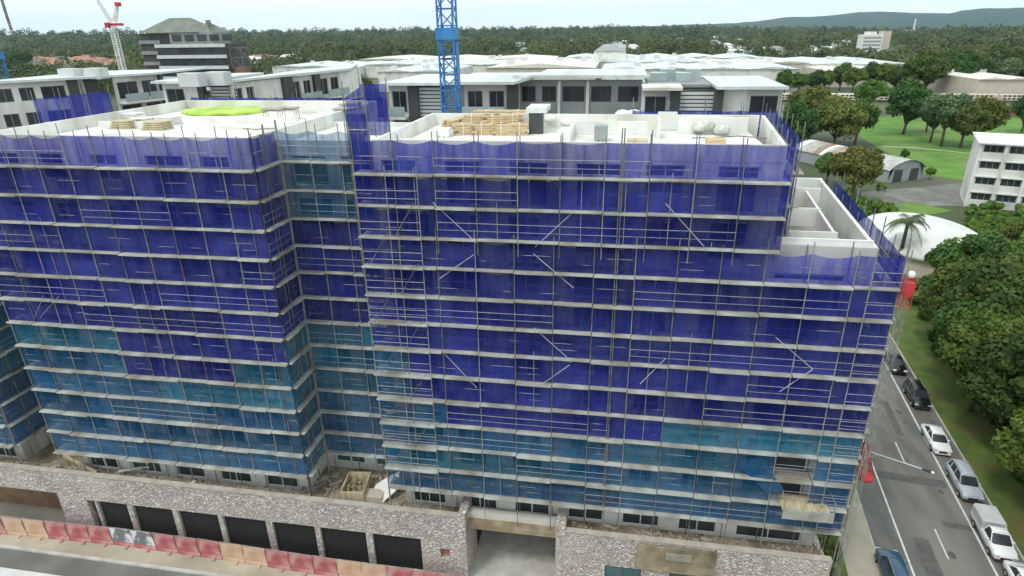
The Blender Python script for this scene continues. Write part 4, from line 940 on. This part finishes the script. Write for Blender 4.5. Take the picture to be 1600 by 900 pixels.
d0_, d1_ = G(318,129), G(358,129); facade(ba, (d0_[0],d0_[1]+1), (d1_[0],d1_[1]+1), 0, Z_-.3, [(1,'louvre')], 4)
e0_, e1_ = G(360,128.5), G(548,109); facade(ba, e0_, e1_, 0, Z_-.1, [(26,'winw'),(30,'white'),(12,'dark'),(30,'balc'),(8,'dark'),(34,'balc'),(20,'white')], 4)
roofslab(ba, [(a0[0],a0[1]-1),(a1[0]+1,a1[1]-1.2),(a1[0]+3,a1[1]+13,.15),(a0[0],a0[1]+21,.15)], Z_+.02)
roofslab(ba, [(b0_[0]-.5,b0_[1]-1.8),(b1_[0]+.5,b1_[1]-1.8),(b1_[0]+.5,b1_[1]+11,.1),(b0_[0]-.5,b0_[1]+11,.1)], Z_+.06)
roofslab(ba, [(c0_[0]-.3,c0_[1]-1.5),(c1_[0]+.3,c1_[1]-1.5),(c1_[0]+.3,c1_[1]+13,.1),(c0_[0]-.3,c0_[1]+11,.1)], Z_-.06)
roofslab(ba, [(c1_[0]+.4,c1_[1]-.4),(d1_[0]-.1,d1_[1]-.4),(d1_[0]-.1,d1_[1]+16),(c1_[0]+.4,c1_[1]+16)], Z_-.36, mt=MT['grey'])
roofslab(ba, [(e0_[0]-.0,e0_[1]-1.5),(e1_[0]+.6,e1_[1]-1.2),(e1_[0]-3,e1_[1]+10,.1),(e0_[0],e0_[1]+17,.1)], Z_+.0)
MB().prism([e1_, (e1_[0]-.3,e1_[1]+.35), (e1_[0]-3.3,e1_[1]+11), (e1_[0]-3,e1_[1]+11)], 0, Z_-.1).build('wall', MT['white'], ba)
for k,(px,py) in enumerate([(110,112),(150,111),(300,120),(340,118)]):
    p = gz(px,py,Z_+.9); MB().box(p.x-1.2,p.x+1.2,p.y-.8,p.y+.8,Z_-.1,Z_+1.3).build('roof_unit', MT['louvre'], ba)

# ------------------------------------------------------------------ dark office block
xo = lambda px, y=80, Yq=200: gy(px, y, Yq).x
do = thing('office_building', 'dark banded office block with a grey-green hipped roof on the left skyline', 'office block', (xo(300), 212, 0))
x0, x1, x2, x3 = xo(213), xo(246), xo(335), xo(352)
MB().box(x1,x3,200,213,0,37.4).build('wall', MT['charcoal'], do); MB().box(x0,x1+6,203,218,0,40.8).build('wall', MT['charcoal'], do)
for k in range(9):
    z = 36.4-k*3.4; MB().box(x1-.3,x3+.3,199.5,199.98,z,z+1.05).build('band', MT['louvre'], do); MB().box(x0-.3,x1-.35,202.5,202.98,z+1.2,z+2.3).build('band', MT['grey'], do)
    MB().box(x1+.2,x3-.2,199.9,199.99,z-2.2,z-.1).build('window_strip', MT['glass'], do)
MB().box(x1+4,x3-5,202,212,37.42,41).build('wall', MT['grey'], do)
for k in range(5):
    a = x1+5+k*4.6; MB().box(a,a+3.4,201.9,201.99,38.3,40.3).build('window', MT['glass'], do)
for k in range(2): MB().box(x0+.8+k*4,x0+3.9+k*4,202.9,202.99,38.4,40.2).build('window', MT['glass'], do)
def hip(mb, x0, x1, y0, y1, z, h, i): return mb.add([(x0,y0,z),(x1,y0,z),(x1,y1,z),(x0,y1,z),(x0+i,(y0+y1)/2,z+h),(x1-i,(y0+y1)/2,z+h)], [(0,1,5,4),(1,2,5),(2,3,4,5),(3,0,4),(3,2,1,0)])
hip(MB(), x0+1, x1+15, 201.5, 217, 41.05, 4.6, 7).build('roof', MT['roofgreen'], do); hip(MB(), x1+11, x3-6, 203, 214, 41.02, 3.8, 5).build('roof', MT['roofgreen'], do)
sc_ = thing('scaffold', 'dark scaffolding tower with rusty sheeting against the right end of the dark office block', 'scaffolding', (x3+2, 202, 0))
lattice(MB(), (x3+3,203,0), (x3+3,203,36), 4, 4, 12, .12).build('scaffold_frame', MT['darksteel'], sc_)
MB().box(x3+1.2,x3+4.8,201.5,204.5,24,30).build('hoarding', MT['brick'], sc_)

# ------------------------------------------------------------------ white-roofed halls behind
def hall(pxl, pxr, yn, yf, h, mt, label, ridge=1.6, n=1):
    A_, B_ = gz(pxl,yn,h), gz(pxr,yn,h); D_ = gz((pxl+pxr)/2,yf,h).y; d = max(12, D_-(A_.y+B_.y)/2); u = (B_-A_); 
    t = thing('retail_hall', label, 'retail hall', ((A_.x+B_.x)/2, A_.y, 0))
    q = [(A_.x,A_.y),(B_.x,B_.y),(B_.x,B_.y+d),(A_.x,A_.y+d)]; MB().prism(q, 0, h-.1).build('wall', MT['beige'] if mt == 'cream' else MT['white2'], t)
    for k in range(n):
        a = A_.lerp(B_, k/n); b = A_.lerp(B_, (k+1)/n); m_ = (a+b)/2
        MB().add([(a.x+.05,a.y-1,h),(m_.x,m_.y-1,h+ridge),(b.x-.05,b.y-1,h),(b.x-.05,b.y+d+1,h),(m_.x,m_.y+d+1,h+ridge),(a.x+.05,a.y+d+1,h)], [(0,1,4,5),(1,2,3,4),(0,2,1),(3,5,4),(0,5,3,2)]).build('roof', MT[mt], t)
    rr = random.Random(pxl)
    for k in range(4):
        c = A_.lerp(B_, rr.uniform(.1,.9)); yy = c.y+rr.uniform(.2,.8)*d; s = h*.15; MB().box(c.x-s,c.x+s,yy-s,yy+s,h+.1,h+ridge+1.6).build('roof_unit', MT['louvre'], t)
    return t
for a in [(425,560,104,97,11,'metalroof','low white-roofed hall seen between the left block and the dark tree',1.2,3),
    (590,700,112,103,14,'metalroof','near white hall roof just left of the blue crane',1.5,2),
    (570,850,101,94,12,'metalroof','white hall roof behind the blue crane',1.5,3),
    (760,930,106,95,16,'cream','cream gabled hall roof above the middle of the rear block',3,1),
    (560,860,93,88,12,'cream','thin cream roof strip below the tree belt left of centre',2.0,3),
    (905,1100,97,91,16,'metalroof','white raised hall roof at the centre of the skyline',2.5,2),
    (940,1250,108,99,15,'metalroof','broad white hall roof right of centre',1.4,4),
    (1090,1265,98,93,13,'cream','thin cream roof strip behind the broad right hall',1.6,3),
    (880,1200,91,86,13,'metalroof','far white roof strip at the foot of the tree belt, right of centre',2.2,5),
    (1205,1425,100,90,12,'metalroof','long white hall roof above the dark tree row at right',1.2,3),
    (1300,1425,113,102,10,'cream','cream and white hall end behind the tree row',1,2),
    (1530,1620,124,104,12,'cream','pale hall at the right edge behind the railway',1.2,2),
    (928,978,80,69,24,'grey','distant pale blue office slab in the tree belt',.6,1)]:
    hall(*a)
# white tower block and mid-distance houses
tb = gz(1372,86,0); t = thing('tower_block', 'small white tower block with a stepped side standing above the right tree row', 'tower block', tuple(tb))
s_ = tb.y/970
def tw_(x0,x1,h,y0,nm,mt): return MB().box(tb.x+x0*s_,tb.x+x1*s_,tb.y+y0,tb.y+y0+18*s_,0,h*s_).build(nm, mt, t)
tw_(-24,2,26,0,'wall',MT['white']); tw_(2.1,12,30,1,'wall',MT['beige']); tw_(-16,-6,29.5,3,'plant_room',MT['white'])
for k in range(5): MB().box(tb.x-22*s_,tb.x+0*s_,tb.y-.5,tb.y-.05,(3+k*4.6)*s_,(4.6+k*4.6)*s_).build('window_strip', MT['grey'], t)
def house(pc, rc, w_, d_, h_, label, grp):
    t = thing('house', label, 'house', (0,0,0), 0, grp, world=False); MB().box(-w_/2,w_/2,-d_/2,d_/2,0,h_).build('wall', pc, t); hip(MB(), -w_/2-.6, w_/2+.6, -d_/2-.6, d_/2+.6, h_+.01, 2.6, d_*.4).build('roof', rc, t)
    for k in range(3): MB().box(-w_/2+1.5+k*w_*.3,-w_/2+3+k*w_*.3,-d_/2-.03,-d_/2+.02,1,2.3).build('window', MT['glass'], t)
    return t
hp_ = [house(MT['beige'],MT['tileroof'],17,11,4,'low brick house with a terracotta roof among the distant trees','terracotta-roofed houses in the suburb'),
       house(MT['white'],MT['metalroof'],20,12,5,'pale house with a light metal roof among the distant trees','pale-roofed houses in the suburb'),
       house(MT['white'],MT['grey'],16,10,7,'two-storey white house with a grey roof among the distant trees','grey-roofed houses in the suburb')]
used_h = [0,0,0]; rr = random.Random(21); spots = []
for _ in range(34): spots.append((rr.uniform(60,215), rr.uniform(86,104), 0))
for _ in range(10): spots.append((rr.uniform(385,470), rr.uniform(84,104), rr.choice([0,0,1])))
for _ in range(8): spots.append((rr.uniform(0,200), rr.uniform(62,80), 1))
for _ in range(26): spots.append((rr.uniform(1080,1350), rr.uniform(58,84), rr.choice([1,2,1])))
for _ in range(20): spots.append((rr.uniform(560,1080), rr.uniform(58,84), rr.choice([0,1,2])))
for _ in range(8): spots.append((rr.uniform(1440,1620), rr.uniform(62,100), rr.choice([0,1])))
for px, py, k in spots:
    o = hp_[k] if not used_h[k] else copy_tree(hp_[k]); used_h[k] = 1; p = gz(px, py, 3); o.location = (p.x, p.y, 0); o.rotation_euler.z = rr.uniform(-.6,.6)
    s = 1.25 if p.y < 1300 else 1.6; o.scale = (s,s,s)
# lattice mast on the range
mp_ = gy(1425, 58, 2300); t = thing('radio_mast', 'slim white radio mast standing before the blue range', 'radio mast', (mp_.x, 2300, 0)); lattice(MB(), (mp_.x,2300,0), (mp_.x,2300,gy(1425,30,2300).z), 5, 2, 10, .8).build('mast', MT['cwhite'], t); MB().box(mp_.x-30,mp_.x+4,2296,2304,gy(1420,49,2300).z,gy(1420,46,2300).z).build('dish_deck', MT['cwhite'], t)

# ------------------------------------------------------------------ railway
tr0 = gz(1216,158,0); tr1 = gz(1640,160,0); tdir = (tr1-tr0).normalized(); trz = math.atan2(tdir.y, tdir.x)
def carriage():
    t = thing('train_carriage', 'silver double-deck train carriage with yellow ends on the line beyond the park', 'train carriage', (0,0,0), 0, 'carriages of the stabled train', world=False)
    b = MB(); b.loft([[(x,-1.5,1),(x,-1.55,2.5),(x,-1.5,3.9),(x,-1.0,4.5),(x,1.0,4.5),(x,1.5,3.9),(x,1.55,2.5),(x,1.5,1)] for x in (-9.8,9.8)]); b.build('body', mat('train_cream', (.55,.50,.38), .5, (.62,.57,.45), .4, 3), t)
    for z in (1.5, 3.0):
        w_ = MB()
        for k in range(7): w_.box(-8+k*2.3,-6.5+k*2.3,-1.6,-1.5,z,z+.8)
        w_.build('window_band', MT['glass'], t)
    for x in (-8.9, 8.9): MB().box(x-.6,x+.6,-1.62,-1.5,1.1,3.2).build('door', MT['porange'], t)
    MB().box(-8,8,-1.2,1.2,.2,1).build('underframe', MT['charcoal'], t)
    return t
c0_ = carriage(); LT = (tr1-tr0).length
for k in range(int(LT/20.6)+1):
    o = c0_ if k == 0 else copy_tree(c0_); p = tr0+tdir*(20.6*k); o.location = p; o.rotation_euler.z = trz
st = gz(1560,182,0); t = thing('station_building', 'low brown and orange station building at the right edge beyond the park', 'station', tuple(st), trz, world=False)
MB().box(-10,34,0,8,0,4.2).build('wall', MT['brick'], t); MB().box(-12,36,-2,10,4.2,4.6).build('roof', MT['beige'], t)
for k in range(8): MB().box(-8+k*5,-5.5+k*5,-.08,0,1,3).build('window', MT['glass'], t)
ga = gz(1344,158,0); t = thing('signal_gantry', 'dark lattice signal gantry over the railway', 'gantry', tuple(ga)); 
for dx in (0, 12): MB().box(ga.x+dx-.25,ga.x+dx+.25,ga.y-.25,ga.y+.25,0,9).build('post', MT['darksteel'], t)
lattice(MB(), (ga.x,ga.y,9.2), (ga.x+12,ga.y,9.2), 1.2, 1.2, 8, .15).build('truss', MT['darksteel'], t)

# ------------------------------------------------------------------ old shed, white block and white shell roof at right
A_ = gz(1413,283,0); B_ = gz(1262,247,0); d_ = (B_-A_); Ls = d_.length; d_.normalize(); n_ = Vector((d_.y,-d_.x,0)); 
if n_.y > 0: n_ = -n_
t = thing('old_shed', 'long low shed with a patchy rusted roof and a grey gable with two doors', 'shed', tuple(A_))
Hw, HW = 3.6, 6.3; secs = [(-HW,0),(-HW,Hw)]; rings = []
prof = [(-HW-.3,Hw-.1),(-HW*.7,Hw+1.3),(-HW*.3,Hw+2.1),(0,Hw+2.35),(HW*.3,Hw+2.1),(HW*.7,Hw+1.3),(HW+.3,Hw-.1)]
loc_ = lambda s, o, z: A_+d_*s+n_*o+Vector((0,0,z))
for sgn in (-1, 1):
    q = [loc_(0,sgn*HW,0), loc_(Ls,sgn*HW,0), loc_(Ls,sgn*(HW-.2),0), loc_(0,sgn*(HW-.2),0)]; MB().prism([(p.x,p.y) for p in q], 0, Hw-.05).build('wall', MT['greyiron'], t)
for s_0 in (0, Ls-.2):
    pts_ = [(-HW+.21,0),(HW-.21,0)]+[(o, z-.15) for o, z in prof[1:-1][::-1]]
    MB().add([loc_(s_0,o,z) for o,z in pts_]+[loc_(s_0+.2,o,z) for o,z in pts_], [tuple(range(7)),tuple(range(13,6,-1))]+[(i,7+i,7+(i+1)%7,(i+1)%7) for i in range(7)]).build('gable_wall', MT['greyiron'], t)
ns = 26; rr = random.Random(4); mts = [MT['rust'], MT['sheet'], MT['rust'], mat('patched_iron',(.36,.36,.34),.8,(.50,.50,.47),.6,4), mat('brown_iron',(.25,.16,.12),.85,(.36,.26,.20),.6,4)]
for k in range(ns):
    for j in range(6):
        a, b = prof[j], prof[j+1]; s0, s1 = -.4+(Ls+.8)*k/ns, -.4+(Ls+.8)*(k+1)/ns+.0
        if j in (0,3): pass
    o_ = [loc_(-.4+(Ls+.8)*k/ns, a[0], a[1]+.02*(k%2)) for a in prof]+[loc_(-.4+(Ls+.8)*(k+1)/ns-.03, a[0], a[1]+.02*(k%2)) for a in prof]
    MB().add(o_+[v-Vector((0,0,.1)) for v in o_], [(i,i+1,8+i,7+i) for i in range(6)]+[(14+i,21+i,22+i,15+i) for i in range(6)]).build('roof_sheet', mts[rr.choice([0,0,1,2,3,3,4]) if k > 4 else 3], t)
for o in (-2.9, 2.9):
    q = [loc_(-.06,o-1.5,0), loc_(-.06,o+1.5,0), loc_(.0,o+1.5,0), loc_(.0,o-1.5,0)]; MB().prism([(p.x,p.y) for p in q], 0, 3.4).build('door', MT['charcoal'], t)
t = thing('white_block', '', 'x', (0,0,0)); bpy.data.objects.remove(t)
WA = gz(1507,322,0); WB = Vector((WA.x+22.5, WA.y-8.2, 0)); ztop_ = gy(1535,224,WA.y).z
t = thing('apartment_building', 'weathered white concrete-framed block at the right edge beside the lawn', 'apartment block', tuple(WA))
u_ = (WB-WA).normalized(); nn = Vector((u_.y,-u_.x,0)); Wd = (WB-WA).length; fh = ztop_/4; hs = []
for k in range(4):
    for j in range(5): hs.append((.7+j*Wd/5, (j+1)*Wd/5-.3, k*fh+fh*.48, k*fh+fh*.92))
openings_wall(MB(), WA, u_, nn, Wd, 0, ztop_, .3, hs).build('wall', MT['white2'], t)
for h in hs: window(t, WA, u_, nn, h, MT['glass'], MT['grey'], rec=.15, fw=.1, mull=2)
for j in range(6):
    P = WA+u_*(j*Wd/5); q = [P-u_*.2+nn*.5, P+u_*.25+nn*.5, P+u_*.25+nn*.01, P-u_*.2+nn*.01]; MB().prism([(p.x,p.y) for p in q], 0, ztop_).build('column', MT['white'], t)
for k in range(1,4):
    for j in range(5):
        P = WA+u_*(j*Wd/5+.26); P2 = WA+u_*((j+1)*Wd/5-.21); q = [P+nn*.45, P2+nn*.45, P2+nn*.01, P+nn*.01]; MB().prism([(p.x,p.y) for p in q], k*fh-.15, k*fh+.1).build('ledge', MT['white'], t)
q = [WA-nn*.31, WA+u_*.3-nn*.31, WA+u_*.3-nn*14, WA-nn*14]; MB().prism([(p.x,p.y) for p in q], 0, ztop_).build('wall', MT['white2'], t)
q = [WA-u_*.6+nn*1, WB+nn*1, WB-nn*14.5, WA-u_*.6-nn*14.5]; roofslab(t, [(q[0].x,q[0].y),(q[1].x,q[1].y),(q[2].x,q[2].y,.3),(q[3].x,q[3].y,.3)], ztop_+.02, mt=MT['white'])
c = gz(1438,372,3.5); t = thing('shell_roof_hall', 'low hall under a smooth white shell roof behind the palm', 'hall', (c.x, c.y, 0))
b = MB(); n = 40; RX, RY, RH = 10.3, 14, 3.6
b.loft([[(c.x+RX*math.cos(a)*math.cos(2*math.pi*i/n), c.y+RY*math.cos(a)*math.sin(2*math.pi*i/n), 3.2+RH*math.sin(a)) for i in range(n)] for a in [0,.15,.3,.5,.7,.9,1.1,1.3,1.45,1.565]]); b.build('shell_roof', mat('shell_white',(.60,.60,.58),.7,(.70,.70,.68),.3,6,c3=(.50,.50,.47),scale3=.15), t, True)
MB().loft([[(c.x+RX*.95*math.cos(2*math.pi*i/n), c.y+RY*.95*math.sin(2*math.pi*i/n), z) for i in range(n)] for z in (0,3.19)]).build('wall', MT['beige'], t)

# ------------------------------------------------------------------ trees
def leaf_cloud(seed, Rr, H, zb, nc, per, leaf, squash=.8):
    g = np.random.default_rng(seed); cen = []
    for k in range(nc):
        a = g.uniform(0, 2*np.pi); u = g.uniform(-1, 1); rad = g.uniform(.25, 1)**.5*.78
        s = np.sqrt(1-u*u); cen.append((rad*Rr*s*np.cos(a)*(1+.2*np.sin(2*a+seed)), rad*Rr*s*np.sin(a), zb+H/2+rad*H/2*u*.95, g.uniform(.22,.42)*Rr))
    V = []; n = 0
    for cxx, cyy, czz, r in cen:
        d = g.normal(size=(per,3)); d[:,2] = d[:,2]*.8+.25; d /= np.linalg.norm(d,axis=1)[:,None]
        p = np.array([cxx,cyy,czz])+d*(r*g.uniform(.55,1.08,(per,1)))*np.array([1,1,squash])
        nrm = d+g.normal(size=(per,3))*.55; nrm /= np.linalg.norm(nrm,axis=1)[:,None]
        t = np.cross(nrm, g.normal(size=(per,3))); t /= np.linalg.norm(t,axis=1)[:,None]; bt = np.cross(nrm, t)
        s = leaf*g.uniform(.6,1.3,(per,1)); V.append(np.stack([p-t*s-bt*s*.55, p+t*s*.2-bt*s*.8, p+t*s+bt*s*.5, p-t*s*.3+bt*s*.75], 1))
    return np.concatenate(V).reshape(-1,3), np.array(cen)
def quads_mesh(name, V, mt):
    me = bpy.data.meshes.new(name); nv = len(V); nf = nv//4
    me.vertices.add(nv); me.vertices.foreach_set('co', V.astype(np.float32).ravel()); me.loops.add(nv); me.loops.foreach_set('vertex_index', np.arange(nv, dtype=np.int32))
    me.polygons.add(nf); me.polygons.foreach_set('loop_start', np.arange(0, nv, 4, dtype=np.int32)); me.polygons.foreach_set('loop_total', np.full(nf, 4, dtype=np.int32)); me.update(calc_edges=True); me.materials.append(mt); return me
def tree_proto(seed, Rr, H, trunk, nc, per, leaf, mt, name='tree'):
    V, cen = leaf_cloud(seed, Rr, H, trunk, nc, per, leaf); t = thing(name, '', 'tree', (0,0,0), 0, None, world=False)
    o = bpy.data.objects.new('crown', quads_mesh('crown', V, mt)); COL.objects.link(o); o.parent = t
    tr = MB(); tr.tube((0,0,-.2),(.1,0,trunk*1.15),Rr*.07,7,Rr*.045)
    g = random.Random(seed)
    for c in cen[::max(1,len(cen)//9)]: mpt = (c[0]*.4,c[1]*.4,trunk+(c[2]-trunk)*.45); tr.tube((.1,0,trunk*.9),mpt,Rr*.035,5,Rr*.022); tr.tube(mpt,(c[0],c[1],c[2]),Rr*.022,4,Rr*.008)
    tr.build('trunk', MT['bark'], t, True); return t
protos = {'nearA': tree_proto(1,4.6,9,2.5,46,620,.20,MT['leafA']), 'nearB': tree_proto(2,4.2,10,2,44,620,.20,MT['leafB']), 'nearC': tree_proto(3,4.8,8,2.5,46,600,.20,MT['leafC']),
  'midA': tree_proto(4,4.6,7,3,34,340,.25,MT['leafA']), 'midB': tree_proto(5,4.8,8.5,2,34,340,.25,MT['leafB']), 'midC': tree_proto(6,5,7,2.6,36,340,.25,MT['leafC']), 'midD': tree_proto(7,4.2,7,3.4,26,340,.25,MT['leafD'])}
used_t = set()
def plant(key, p, s, label, group=None, sz=None, name=None):
    o = protos[key] if key not in used_t else copy_tree(protos[key]); used_t.add(key); o.location = (p[0], p[1], p[2] if len(p) > 2 else 0); o.scale = (s, s, sz or s)
    o.rotation_euler.z = random.uniform(0, 6.28); o['label'] = label
    if group: o['group'] = group
    if name: o.name = name
    return o
# dense trees along the verge at right
gv = 'dense trees beyond the verge'
vt = [(-13,17.5,'nearB',1.2),(-1,15.8,'nearB',.95),(5,17.5,'nearB',1.2),(12.5,16.5,'nearB',1.15),(20,15.8,'nearB',1.05),(28,15.5,'nearB',1.1),(35,16.5,'nearB',1.2),(-8,19,'nearB',1.1),(-4,25,'nearA',1.2),(1,16.5,'nearB',1.15),(4,22,'nearC',1.2),(8,14.6,'nearA',1.0),(10,20,'nearB',1.3),(14,25,'nearA',1.3),(16,15,'nearB',1.15),(20,19.5,'nearC',1.3),(24,14.3,'nearA',1.1),(25,24,'nearB',1.35),(31,17,'nearB',1.35),(33,26,'nearA',1.35),(38,15,'nearA',1.2),(40,21,'nearC',1.35),(45,17,'nearB',1.3),(47,27,'nearA',1.35),(54,21,'nearC',1.2),(57,29,'nearB',1.2),(38,33,'nearB',1.3),(24,33,'nearC',1.3),(66,30,'nearA',1.0)]
for k,(s,t_,key,sc__) in enumerate(vt):
    plant(key, rp(s,t_-(1.8 if s < 36 else -.6 if s < 50 else -3)), sc__, 'dense leafy tree in the dark mass beyond the grass verge', gv, name='verge_tree')
mids = [((1262,222),'midC',1.5,'broad olive tree nearest the rear block, beyond its right end'),((1302,236),'midC',1.35,'rounded olive tree behind the left end of the old shed'),((1240,240),'midB',1.2,'dark bushy tree low beside the right end of the rear block'),((1335,228),'midA',1.2,'green tree at the left edge of the lawn above the shed'),
 ((1332,310),'midC',.95,'bushy olive tree standing in front of the old shed'),((1290,290),'midA',.9,'small green tree at the left foot of the old shed'),
 ((1411,210),'midB',1.45,'tall dark tree standing alone at the left of the lawn'),((1447,206),'midB',.95,'small dark tree behind the middle pair on the lawn'),((1470,229),'midD',1.35,'grey-green tree at the middle of the lawn'),((1453,222),'midD',1.05,'slim grey-green tree left of the middle lawn tree'),
 ((1500,231),'midC',1.15,'leaning olive tree right of centre on the lawn'),((1522,230),'midC',1.25,'olive tree nearest the white block on the lawn'),((1596,207),'midB',1.0,'dark tree at the right edge above the white block'),
 ((1370,250),'midB',.35,'round dark bush behind the middle of the old shed roof'),((1412,250),'midB',.33,'round dark bush behind the gable of the old shed'),((1452,280),'midA',.35,'green bush beside the right corner of the old shed'),((1355,178),'midA',1.2,'green tree at the far left corner of the lawn')]
for p, key, s, l in mids: plant(key, tuple(gz(*p)), s*(1.38 if s > .92 and p[0] != 1330 else 1), l)
rr = random.Random(12)
row = [(1225+22*k+rr.uniform(-5,5), rr.uniform(140,150), rr.choice(['midB','midA','midB']), rr.uniform(1.3,1.8)) for k in range(9)]+[(1425+17*k, rr.uniform(138,150), 'midB', rr.uniform(1.9,2.6)) for k in range(7)]+[(1560+16*k, rr.uniform(146,156), rr.choice(['midB','midD']), rr.uniform(1.8,2.4)) for k in range(4)]
for x, y, key, s in row: plant(key, tuple(gz(x,y)), s, 'dark tree in the row beyond the railway', 'dark tree row beyond the railway')
for x, y, key, s in [(1440+14*k, rr.uniform(96,118), rr.choice(['midB','midA','midC']), rr.uniform(1.5,2.3)) for k in range(13)]: plant(key, tuple(gz(x,y)), s, 'tall tree in the belt below the blue range', 'tree belt below the range')
# foot of rear blocks and suburb trees
for x, y, key, s in [(563,180,'midB',2.0),(578,185,'midC',1.6)]: plant(key, tuple(gz(x,y)), s, 'dark tree showing in the gap between the two rear blocks', 'trees in the gap between the rear blocks')
tp = gz(575,215,0); plant('midB', (tp.x, 120, 12), 1.3, 'dark round tree rising in the gap left of the rear block'); 
for x, y, s in [(22,104,2.2),(36,108,2.4),(45,103,2.0),(12,108,2.0)]: plant('midB', tuple(gz(x,y)), s, 'dark tree clump behind the left metal roof', 'dark clump behind the left roof')
for x, y, s in [(1035,104,1.1),(1110,106,1.3),(1125,107,1.2),(870,122,.8),(650,116,.8)]: plant('midB', tuple(gz(x,y)), s, 'dark tree between the white hall roofs', 'trees among the halls')
# far woodland: reads as one mass
g = np.random.default_rng(5); Vs = []; ZOFF = False
def mass(n, r0, r1, a0, a1, keep, sc=1.0, nq=22):
    a = g.uniform(a0, a1, n); r = np.exp(g.uniform(np.log(r0), np.log(r1), n)); x = r*np.sin(a); y = r*np.cos(a)
    for k in range(n):
        if not keep(x[k], y[k], a[k], r[k]): continue
        S = sc*g.uniform(.7,1.5); R0 = 5.5*S; H0 = g.uniform(8,15)*S; d = g.normal(size=(nq,3)); d[:,2] = np.abs(d[:,2])*.9; d /= np.linalg.norm(d,axis=1)[:,None]
        z0_ = max(0, interp(a[k], A1, H1))*(r[k]-2100)/2100 if ZOFF else 0
        p = np.array([x[k],y[k],z0_+H0*.35])+d*np.array([R0,R0,H0*.65])*g.uniform(.75,1,(nq,1)); nr = d+g.normal(size=(nq,3))*.3; nr /= np.linalg.norm(nr,axis=1)[:,None]
        t = np.cross(nr,g.normal(size=(nq,3))); t /= np.linalg.norm(t,axis=1)[:,None]; b = np.cross(nr,t); s = R0*g.uniform(.13,.27,(nq,1)); Vs.append(np.stack([p-t*s,p-b*s*.8,p+t*s,p+b*s*.8],1))
halls_ = [o for o in bpy.data.objects if o.name.startswith(('retail_hall','house','tower_block'))]
bpy.context.view_layer.update()
hb = []
for o in halls_:
    if o.name.startswith('house'): hb.append((o.location.x-14,o.location.x+14,o.location.y-min(420,.2*o.location.y),o.location.y+10)); continue
    xs_ = []; ys_ = []
    for c in o.children:
        for v in c.bound_box: q = c.matrix_world @ Vector(v); xs_.append(q.x); ys_.append(q.y)
    if xs_: hb.append((min(xs_)-6, max(xs_)+6, min(ys_)-(260 if o.name.startswith('retail') else 200), max(ys_)+6))
HB = np.array(hb)
def keep(x, y, a, r):
    if np.any((HB[:,0]<x)&(x<HB[:,1])&(HB[:,2]<y)&(y<HB[:,3])): return False
    if r < 520 and a > R(8): return False
    return True
mass(3200, 520, 1100, R(-62), R(44), keep, 1.0, 70); mass(4500, 1000, 2200, R(-60), R(44), keep, 1.4, 60); ZOFF = True; mass(4500, 2100, 4150, R(-60), R(44), keep, 2.0, 44)
me = quads_mesh('woodland', np.concatenate(Vs).reshape(-1,3), MT['wood']); o = bpy.data.objects.new('woodland', me); COL.objects.link(o); tag(o, 'hazy mass of suburban treetops filling the distance below the horizon', 'woodland', None, 'stuff')
# palm
pb = gz(1398,425,0); t = thing('palm_tree', 'feathery palm standing in front of the white shell roof', 'palm', tuple(pb), world=False)
t.scale = (1.4,1.4,1.25); hgt = 7.2; MB().tube((0,0,0),(.15,0,hgt*.5),.3,8,.24).tube((.15,0,hgt*.5),(.2,0,hgt),.24,8,.2).build('trunk', MT['bark'], t, True)
rr = random.Random(2)
for k in range(20):
    a = k*2.4; el = rr.uniform(.1,1.1); Lf = rr.uniform(3.0,3.9); f_ = MB(); prev = None
    for j in range(13):
        s = j/12; rad = Lf*s*math.cos(el)*(1-.15*s); z = hgt+Lf*s*math.sin(el)-2.6*s*s*(1.2-.3*el); p = Vector((.2+rad*math.cos(a), rad*math.sin(a), z))
        if prev is not None:
            f_.tube(prev, p, .035, 4); dd = (p-prev).normalized(); sd_ = dd.cross(Vector((0,0,1))).normalized()
            for sg in (-1, 1):
                for q_ in (0,.5):
                    b0q = prev.lerp(p,q_); tip = b0q+sd_*sg*(.85*math.sin(math.pi*(.15+.8*s)))+dd*.3-Vector((0,0,.3)); f_.add([b0q, b0q+dd*.11, tip], [(0,1,2)])
        prev = p
    f_.build('frond', MT['leafD'], t)
# understorey: shrubs on the planted strip, around the yard and under the verge trees
def shrubs(name, pts, leaf, mt, label, cat):
    g = np.random.default_rng(len(pts)); Vv = []
    for x, y, z, r in pts:
        V, _ = leaf_cloud(int(x*10)%97, r, r*1.3, z-.1, 6, int(60*max(1,r)), leaf); V[:,0] += x; V[:,1] += y; Vv.append(V)
    me = quads_mesh(name, np.concatenate(Vv), mt); o = bpy.data.objects.new(name, me); COL.objects.link(o); tag(o, label, cat, None, 'stuff')
rr = random.Random(8)
shrubs('ground_cover', [(*rp(rr.uniform(-10,26), rr.uniform(-6.5,-5.3))[:2], .1, rr.uniform(.35,.8)) for _ in range(60)], .12, MT['leafA'], 'low green planting along the strip behind the corner', 'ground cover')
shrubs('undergrowth', [(*rp(rr.uniform(-20,62), rr.uniform(12.5,27))[:2], .05, rr.uniform(.8,2.0)) for _ in range(170)], .22, MT['leafB'], 'dark tangled undergrowth beneath the verge trees', 'undergrowth')
shrubs('undergrowth', [(gz(x,y).x,gz(x,y).y,0,rr.uniform(1,2.4)) for x,y in [(rr.uniform(1240,1395),rr.uniform(292,345)) for _ in range(40)]+[(rr.uniform(1515,1600),rr.uniform(328,400)) for _ in range(50)]], .3, MT['leafA'], 'mixed shrubs around the yard and the shell-roofed hall', 'shrubs')
